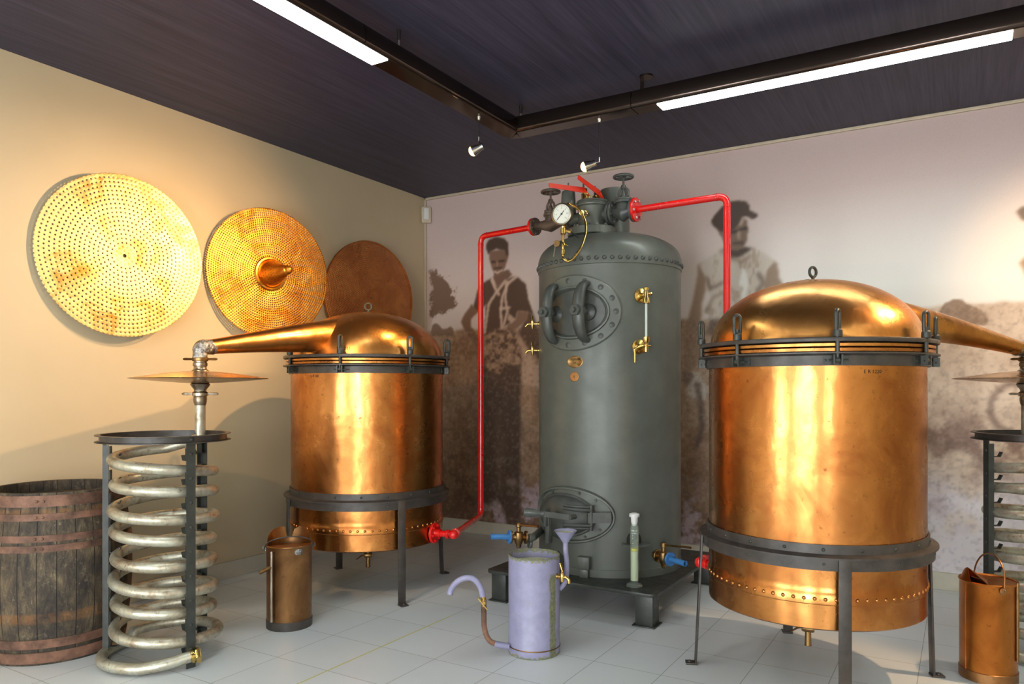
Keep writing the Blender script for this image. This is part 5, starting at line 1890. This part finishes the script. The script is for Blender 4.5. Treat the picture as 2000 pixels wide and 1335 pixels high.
def red_pipe(label, top_start, top_corner, low_corner, low_turn, low_end, end_dir, up_r):
    ts, tc_, lc, lt, le = (Vector(v) for v in (top_start, top_corner, low_corner, low_turn, low_end))
    root = thing('steam_pipe', label, 'pipe', (tc_.x, tc_.y, lc.z))
    mb = MB().tube(bend([ts, tc_, lc, lt, le], 0.065, 8), 0.023, 20)
    pipe = mb.build('pipe', 'red', root)
    n = (tc_ - ts).normalized()
    mb = MB()
    flange(mb, ts, n, up_r, 0.018)
    f = mb.build('upper_flange', 'red', root)
    b2 = Studs()
    fbolts(b2, ts + n * 0.009, n, up_r * 0.75, 0.010, 0.010, 6, 0.2)
    b2.build('bolt', 'steel', f)
    e = Vector(end_dir).normalized()
    mb = MB()
    flange(mb, le, e, 0.075, 0.020)
    mb.lathe([(0.03, -0.05), (0.028, -0.02), (0.034, 0.0)], le, e, 20)
    f = mb.build('lower_flange', 'red', root)
    b2 = Studs()
    fbolts(b2, le - e * 0.010, -e, 0.056, 0.010, 0.009, 6, 0.2)
    b2.build('bolt', 'red', f)
    # malleable iron elbow and union collars
    mb = MB()
    dd_ = (lc - lt).normalized()
    mb.lathe([(0.030, -0.014), (0.036, -0.010), (0.036, 0.012), (0.030, 0.016)], lt + dd_ * 0.055, dd_, 20)
    mb.sphere(lt, 0.034)
    mb.lathe([(0.030, -0.012), (0.033, -0.008), (0.033, 0.008), (0.030, 0.012)], lt - e * 0.045 if (lt - le).dot(e) > 0 else lt + e * 0.045, e, 20)
    mb.build('elbow_fitting', 'red', root)
    mb = MB()
    mb.torus(tc_ + Vector((0, 0, -0.07)), (0, 0, 1), 0.023, 0.003, 20, 8)
    mb.torus(ts.lerp(tc_, 1 - 0.07 / (tc_ - ts).length), n, 0.023, 0.003, 20, 8)
    mb.torus(lc + Vector((0, 0, 0.07)), (0, 0, 1), 0.023, 0.003, 20, 8)
    mb.build('weld_beads', 'red', root)
    return root


cornL = P(939, 455, 6.16)
lcL = Vector((cornL.x, cornL.y, 0.447))
fl1 = on_ring(S1, r1 + 0.012, see_az(S1, r1, 846), 0.445)
ed1 = Vector((fl1.x - S1.x, fl1.y - S1.y, 0)).normalized()
lt1 = fl1 + ed1 * 0.155
red_pipe('red steam pipe running from the boiler valve down to the still near the cream wall', HL + (HL - TT).normalized() * 0.0, (cornL.x, cornL.y, HL.z), lcL, lt1, fl1, ed1 * -1, 0.068)
cornR = P(1420, 388, 4.86)
lcR = Vector((cornR.x, cornR.y, 0.447))
a2 = azto(S2, at(1372, 4.50))
fl2 = on_ring(S2, r2_ + 0.012, a2, 0.445)
ed2 = Vector((fl2.x - S2.x, fl2.y - S2.y, 0)).normalized()
lt2 = fl2 + ed2 * 0.165
red_pipe('red steam pipe dropping behind the still in front of the mural', HR, (cornR.x, cornR.y, HR.z), lcR, lt2, fl2, ed2 * -1, 0.085)

# ------------------------------------------------------------------ lilac receiver can
K = at(1043, 4.25)
kz, kr = 0.553, 0.146
can = thing('florentine_can', 'lilac painted metal receiver can with hooked outlet pipe and funnel', 'can', (K.x, K.y, 0))
tap_dir = azto(K, P(1100, 1110, 4.16))
td = (math.cos(tap_dir), math.sin(tap_dir))
M['lilac_can'] = lilac('lilac_paint_worn', (math.cos(see_az(K, kr, 1080)), math.sin(see_az(K, kr, 1080))), kz - 0.012, 0.012)
o = (K.x, K.y, 0)
MB().lathe([(0.002, 0.004), (kr, 0.0), (kr + 0.002, 0.004), (kr + 0.002, 0.05), (kr, 0.054), (kr, kz - 0.004), (kr + 0.003, kz), (kr, kz + 0.003), (kr - 0.004, kz), (kr - 0.004, 0.50), (0.002, 0.498)], o, seg=72, caps=False).build('body', 'lilac_can', can)
t = NT('murky_green_surface')
nn_ = t.noise(9, 4)
M['murk'] = t.done(t.bsdf(t.ramp(nn_, [(0.35, lin((150, 156, 118))), (0.7, lin((216, 214, 180)))]), 0.0, 0.5))
MB().lathe([(kr - 0.006, 0.505), (0.001, 0.506)], o, seg=48, caps=False).build('inner_float', 'murk', can, 'pale green inside face')
MB().torus((K.x, K.y, 0.045), (0, 0, 1), kr + 0.001, 0.004, 64, 8).build('bottom_bead', 'brass_old', can)
hk = [P(994, 1262, 4.18), P(966, 1256, 4.17), P(953, 1246, 4.17), P(946, 1225, 4.17), P(945, 1195, 4.17), P(944, 1168, 4.17), P(936, 1142, 4.17), P(922, 1129, 4.17), P(905, 1129, 4.18), P(890, 1138, 4.18), P(881, 1151, 4.19), P(879, 1160, 4.19)]
hs = spline(hk, 7)
i0, i1 = 8, 32
MB().tube(hs[i0 - 1:i1], 0.0150, 16).build('elbow_pipe', 'rust', can, 'rust-brown lower bend of the hooked pipe')
MB().tube(hs[:i0], 0.0165, 16).build('foot_pipe', 'lilac', can)
MB().tube(hs[i1 + 4:], 0.0165, 16).build('hooked_pipe', 'lilac', can, 'hooked lilac outlet pipe')
tp_ = hs[i1 + 1]
mb = MB()
mb.tube(hs[i1 - 2:i1 + 6], 0.0145, 14)
mb.lathe([(0.012, -0.022), (0.016, -0.016), (0.016, 0.016), (0.010, 0.024)], tp_, tow, 16)
mb.bar(tp_ + tow * 0.026 + Vector((0, 0, 0.03)) - rt * 0.03, tp_ + tow * 0.026 + Vector((0, 0, -0.035)) + rt * 0.022, 0.010, 0.006)
mb.build('hook_cock', 'brass', can)
# funnel pipe
ft_ = [P(1092, 1150, 4.26), P(1101, 1140, 4.27), P(1106, 1126, 4.28), P(1107, 1100, 4.29), P(1105, 1078, 4.29), P(1104.5, 1060, 4.29)]
mb = MB().tube(spline(ft_, 6), 0.0150, 16)
fb = P(1104.5, 1060, 4.29)
fz1 = zz(1036, 4.29)
mb.lathe([(0.0148, 0.0), (0.017, 0.006), (0.064, fz1 - fb.z), (0.0665, fz1 - fb.z + 0.002), (0.063, fz1 - fb.z + 0.001), (0.016, 0.008), (0.001, 0.006)], fb, (0, 0, 1), 40, caps=False)
mb.build('funnel', 'lilac', can, 'lilac funnel on a bent tube')
MB().lathe([(0.056, fz1 - 0.010), (0.001, fz1 - 0.010)], (fb.x, fb.y, 0), seg=32, caps=False).build('funnel_bowl', 'murk', can)
# brass bib tap near the rim
tb0 = Vector((K.x + kr * td[0], K.y + kr * td[1], 0.445))
tv = Vector((td[0], td[1], 0))
mb = MB()
mb.lathe([(0.017, -0.002), (0.017, 0.006), (0.010, 0.010)], tb0, tv, 18)
mb.tube(spline([tb0, tb0 + tv * 0.03, tb0 + tv * 0.058, tb0 + tv * 0.072 + Vector((0, 0, -0.012)), tb0 + tv * 0.074 + Vector((0, 0, -0.030))], 5), 0.0095, 12)
mb.lathe([(0.006, -0.03), (0.011, -0.026), (0.014, 0.0), (0.012, 0.022), (0.007, 0.028), (0.006, 0.045)], tb0 + tv * 0.032, (0, 0, 1), 14)
mb.tube(spline([tb0 + tv * 0.032 + Vector((0, 0, 0.04)), tb0 + tv * 0.026 + Vector((0, 0, 0.060)), tb0 + tv * 0.020 + Vector((0, 0, 0.078))], 4), 0.008, 10, squash=(1.3, 0.7))
mb.build('bib_tap', 'brass', can, 'small brass bib tap near the rim')

# ------------------------------------------------------------------ measuring cylinder on the boiler stand
G = at(1239, 4.81)
g0 = PZ
gl_ = thing('measuring_cylinder', 'tall glass measuring cylinder holding pale liquid on the boiler stand', 'measuring cylinder', (G.x, G.y, g0))
mb = MB()
mb.lathe([(0.052, 0.001), (0.055, 0.004), (0.055, 0.012), (0.046, 0.019), (0.026, 0.026), (0.022, 0.034)], (G.x, G.y, g0), seg=8)
mb.build('foot', 'glass', gl_)
HG = 0.405
MB().lathe([(0.020, 0.030), (0.028, 0.038), (0.028, HG - 0.03), (0.024, HG - 0.012), (0.018, HG), (0.018, HG + 0.012), (0.016, HG + 0.012), (0.016, HG), (0.0225, HG - 0.014), (0.0258, HG - 0.032), (0.0258, 0.04), (0.002, 0.036)], (G.x, G.y, g0), seg=36, caps=False).build('tube', 'glass', gl_)
zl = zz(1075, 4.81) - g0
MB().lathe([(0.0250, 0.041), (0.0250, zl - 0.001)], (G.x, G.y, g0), seg=28).build('liquid', 'liquid', gl_)
MB().lathe([(0.0250, zl), (0.0250, zl + 0.018)], (G.x, G.y, g0), seg=28).build('oil_layer', 'yellow', gl_, 'yellow layer floating on the liquid')
MB().lathe([(0.015, HG - 0.012), (0.0215, HG + 0.016), (0.0225, HG + 0.044), (0.032, HG + 0.046), (0.033, HG + 0.050), (0.033, HG + 0.062), (0.030, HG + 0.066), (0.020, HG + 0.070), (0.001, HG + 0.071)], (G.x, G.y, g0), seg=28, caps=False).build('stopper', 'white_plastic', gl_, 'white plastic stopper')
ga = math.atan2(-G.y, -G.x)
sc_ = MB()
for k in range(22):
    z_ = g0 + 0.20 + 0.007 * k
    w_ = 0.30 if k % 5 == 0 else 0.18
    sc_.sheet([[on_ring(G, 0.0284, ga + 0.55 + w_ * j / 3, zq) for j in range(4)] for zq in (z_, z_ + 0.0011)], 0.0002)
sc_.build('scale_marks', 'white_ink', gl_)
for (tx, dz, sz) in (('500 ml', 0.365, 0.014), ('in 20 C', 0.348, 0.011), ('A', 0.332, 0.011), ('5', 0.315, 0.010), ('4', 0.282, 0.010), ('3', 0.247, 0.010)):
    text_mesh('scale_print', tx, sz, (0, 0, 0), (1, 0, 0), (0, 0, 1), 'white_ink', gl_, 0.0001, cyl=(G, 0.0284, ga - 0.05 if len(tx) > 1 else ga - 0.4, g0 + dz))

# ------------------------------------------------------------------ copper cans


def copper_can(C, label, R, h, seam_az, bail_az, lid_az, mat, kind):
    root = thing('copper_can', label, 'can', (C.x, C.y, 0))
    o = (C.x, C.y, 0)
    MB().lathe([(0.002, 0.012), (R - 0.002, 0.01), (R, 0.02), (R, h - 0.012), (R + 0.004, h - 0.006), (R + 0.006, h), (R + 0.003, h + 0.004), (R - 0.003, h), (R - 0.003, h - 0.05), (0.002, h - 0.055)], o, seg=64, caps=False).build('body', mat, root)
    MB().lathe([(R - 0.004, 0.0), (R + 0.003, 0.0), (R + 0.004, 0.05), (R + 0.0005, 0.053)], o, seg=64, caps=False).build('base_band', 'iron_brown' if kind == 1 else 'copper_dull', root)
    # half lid with a folded pouring hood
    ln = Vector((math.cos(lid_az), math.sin(lid_az), 0))
    ls = Vector((-ln.y, ln.x, 0))
    c3 = Vector(o)
    rows = []
    y_cut = -0.1 if kind == 1 else 0.15
    mb = MB()
    half = []
    for k in range(33):
        a = -PI / 2 + PI * k / 32 if kind == 1 else -PI * 0.62 + PI * 1.24 * k / 32
        half.append((math.cos(a) * (R - 0.004), math.sin(a) * (R - 0.004)))
    mb.prism(half, c3 + Vector((0, 0, h - 0.006)), ln, ls, (0, 0, 1), 0.003)
    mb.build('half_lid', mat, root)
    hood = MB()
    if kind == 1:
        # upright back sheet following the rim, cut in two peaks
        rows = []
        nseg = 28
        lower, upper = [], []
        for k in range(nseg + 1):
            s = k / nseg
            a = lid_az + PI * 0.5 + PI * s
            p = on_ring(C, R - 0.006, a, h - 0.01)
            hh = 0.004 + 0.085 * (max(0.0, math.sin(PI * min(1, s / 0.52))) ** 0.8 if s < 0.42 else 0) + (0.085 * max(0.0, math.sin(PI * min(1.0, (1 - s) / 0.78))) ** 0.9 if s > 0.5 else 0) + (0.015 if 0.42 <= s <= 0.5 else 0)
            lower.append(p)
            upper.append(on_ring(C, R - 0.004, a, h + hh))
        hood.sheet([lower, [l.lerp(u, 0.5) for l, u in zip(lower, upper)], upper], 0.002)
    else:
        # folded spout: a peaked sheet on the rim and two facets running back to the lid
        a0_ = lid_az + PI
        tip = on_ring(C, R - 0.030, a0_, h + 0.062)
        mid_ = c3 - ln * R * 0.05 + Vector((0, 0, h - 0.002))
        near_ = on_ring(C, R - 0.008, a0_ + 1.15, h)
        far_ = on_ring(C, R - 0.008, a0_ - 1.0, h)
        hood.sheet([[tip, near_], [tip.lerp(mid_, 0.5), near_.lerp(mid_, 0.5)], [mid_ + Vector((0, 0, 0.001)), mid_]], 0.002)
        hood.sheet([[tip, far_], [tip.lerp(mid_, 0.5), far_.lerp(mid_, 0.5)], [mid_ + Vector((0, 0, 0.001)), mid_]], 0.002)
        lw, up_ = [], []
        for k in range(15):
            b_ = -1.0 + 1.5 * k / 14
            rise = max(0.0, 1 - (abs(b_) / (1.0 if b_ < 0 else 0.52)) ** 1.3)
            lw.append(on_ring(C, R - 0.004, a0_ + b_, h - 0.004))
            up_.append(on_ring(C, R - 0.006 - 0.026 * rise, a0_ + b_, h + 0.002 + 0.060 * rise))
        hood.sheet([lw, up_], 0.002)
    hood.build('pouring_hood', mat, root)
    # bail handle
    ba_ = Vector((math.cos(bail_az), math.sin(bail_az), 0))
    bs_ = Vector((-ba_.y, ba_.x, 0))
    tilt = 0.55 if kind == 1 else 0.12
    hgt = 0.085 if kind == 1 else 0.155
    pts = []
    for k in range(25):
        th = PI * k / 24
        pts.append(c3 + ba_ * ((R + 0.010) * math.cos(th)) + (Vector((0, 0, math.cos(tilt))) + bs_ * (math.sin(tilt) * (-1 if kind == 1 else 1))) * (hgt * max(0.0, math.sin(th)) ** 0.8) + Vector((0, 0, h - 0.02)))
    hd_ = MB().tube(pts, 0.0040, 10)
    hd_.build('bail_handle', 'iron_brown' if kind == 1 else 'copper_dull', root)
    for sg in (-1, 1):
        ear = MB()
        p = c3 + ba_ * (sg * (R + 0.003)) + Vector((0, 0, h - 0.025))
        ear.lathe([(0.018, 0.0), (0.018, 0.004), (0.008, 0.006)], p, ba_ * sg, 16)
        ear.torus(p + ba_ * sg * 0.008 + Vector((0, 0, 0.010)), bs_, 0.009, 0.003, 16, 8)
        ear.build('handle_ear', 'solder' if kind == 1 else 'copper_dull', root)
    # side pipe (level tube) or seam
    sp_ = on_ring(C, R, seam_az)
    sn = Vector((math.cos(seam_az), math.sin(seam_az), 0))
    if kind == 1:
        mb = MB()
        mb.tube([sp_ + sn * 0.010 + Vector((0, 0, 0.06)), sp_ + sn * 0.012 + Vector((0, 0, h * 0.5)), sp_ + sn * 0.010 + Vector((0, 0, h - 0.02))], [0.013, 0.0125, 0.012], 14)
        mb.build('side_tube', 'nickel', root)
        sd = (sn + Vector((-CY, -SY, 0)) * 0.75).normalized()
        q0 = sp_ + sn * 0.010 + Vector((0, 0, h - 0.115))
        q1 = q0 + sd * 0.075 + Vector((0, 0, -0.028))
        MB().tube([q0, q1], 0.0115, 14, caps=False).lathe([(0.0115, 0), (0.008, 0.0), (0.008, -0.02)], q1, q1 - q0, 14, caps=False).build('spout', 'brass_old', root)
        MB().cyl(q1 + (q0 - q1) * 0.2, q1 + (q0 - q1) * 0.18, 0.009, seg=14).build('spout_bore', 'dark_hole', root)
        az_s = see_az(C, R, 584)
        cyl_lathe(C, R, az_s, h - 0.03, [(0.030, 0.020, -0.001), (0.028, 0.018, 0.004), (0.01, 0.008, 0.006)], 20).build('solder_patch', 'solder', root)
    else:
        MB().tube([sp_ + Vector((0, 0, 0.05)), sp_ + Vector((0, 0, h - 0.01))], 0.003, 8).build('seam', mat, root)
        s2 = see_az(C, R, 1985)
        q = on_ring(C, R + 0.006, s2)
        MB().tube([q + Vector((0, 0, 0.12)), q + Vector((0, 0, h + 0.012))], 0.007, 10).build('side_tube', 'brass_old', root)
    return root


A1 = at(565, 4.72)
copper_can(A1, 'dull brown copper can with a side spout, standing before the first still', 0.138, 0.515, see_az(A1, 0.138, 533), YAW + 0.35, math.atan2(-A1.y, -A1.x) + 0.1, 'copper_dull', 1)
A2 = at(1930, 3.87)
copper_can(A2, 'shiny orange copper can with an upright bail handle beside the second coil', 0.130, 0.505, see_az(A2, 0.130, 1886), math.atan2(-A2.y, -A2.x) + 0.5, YAW - 0.15, 'copper_can', 2)
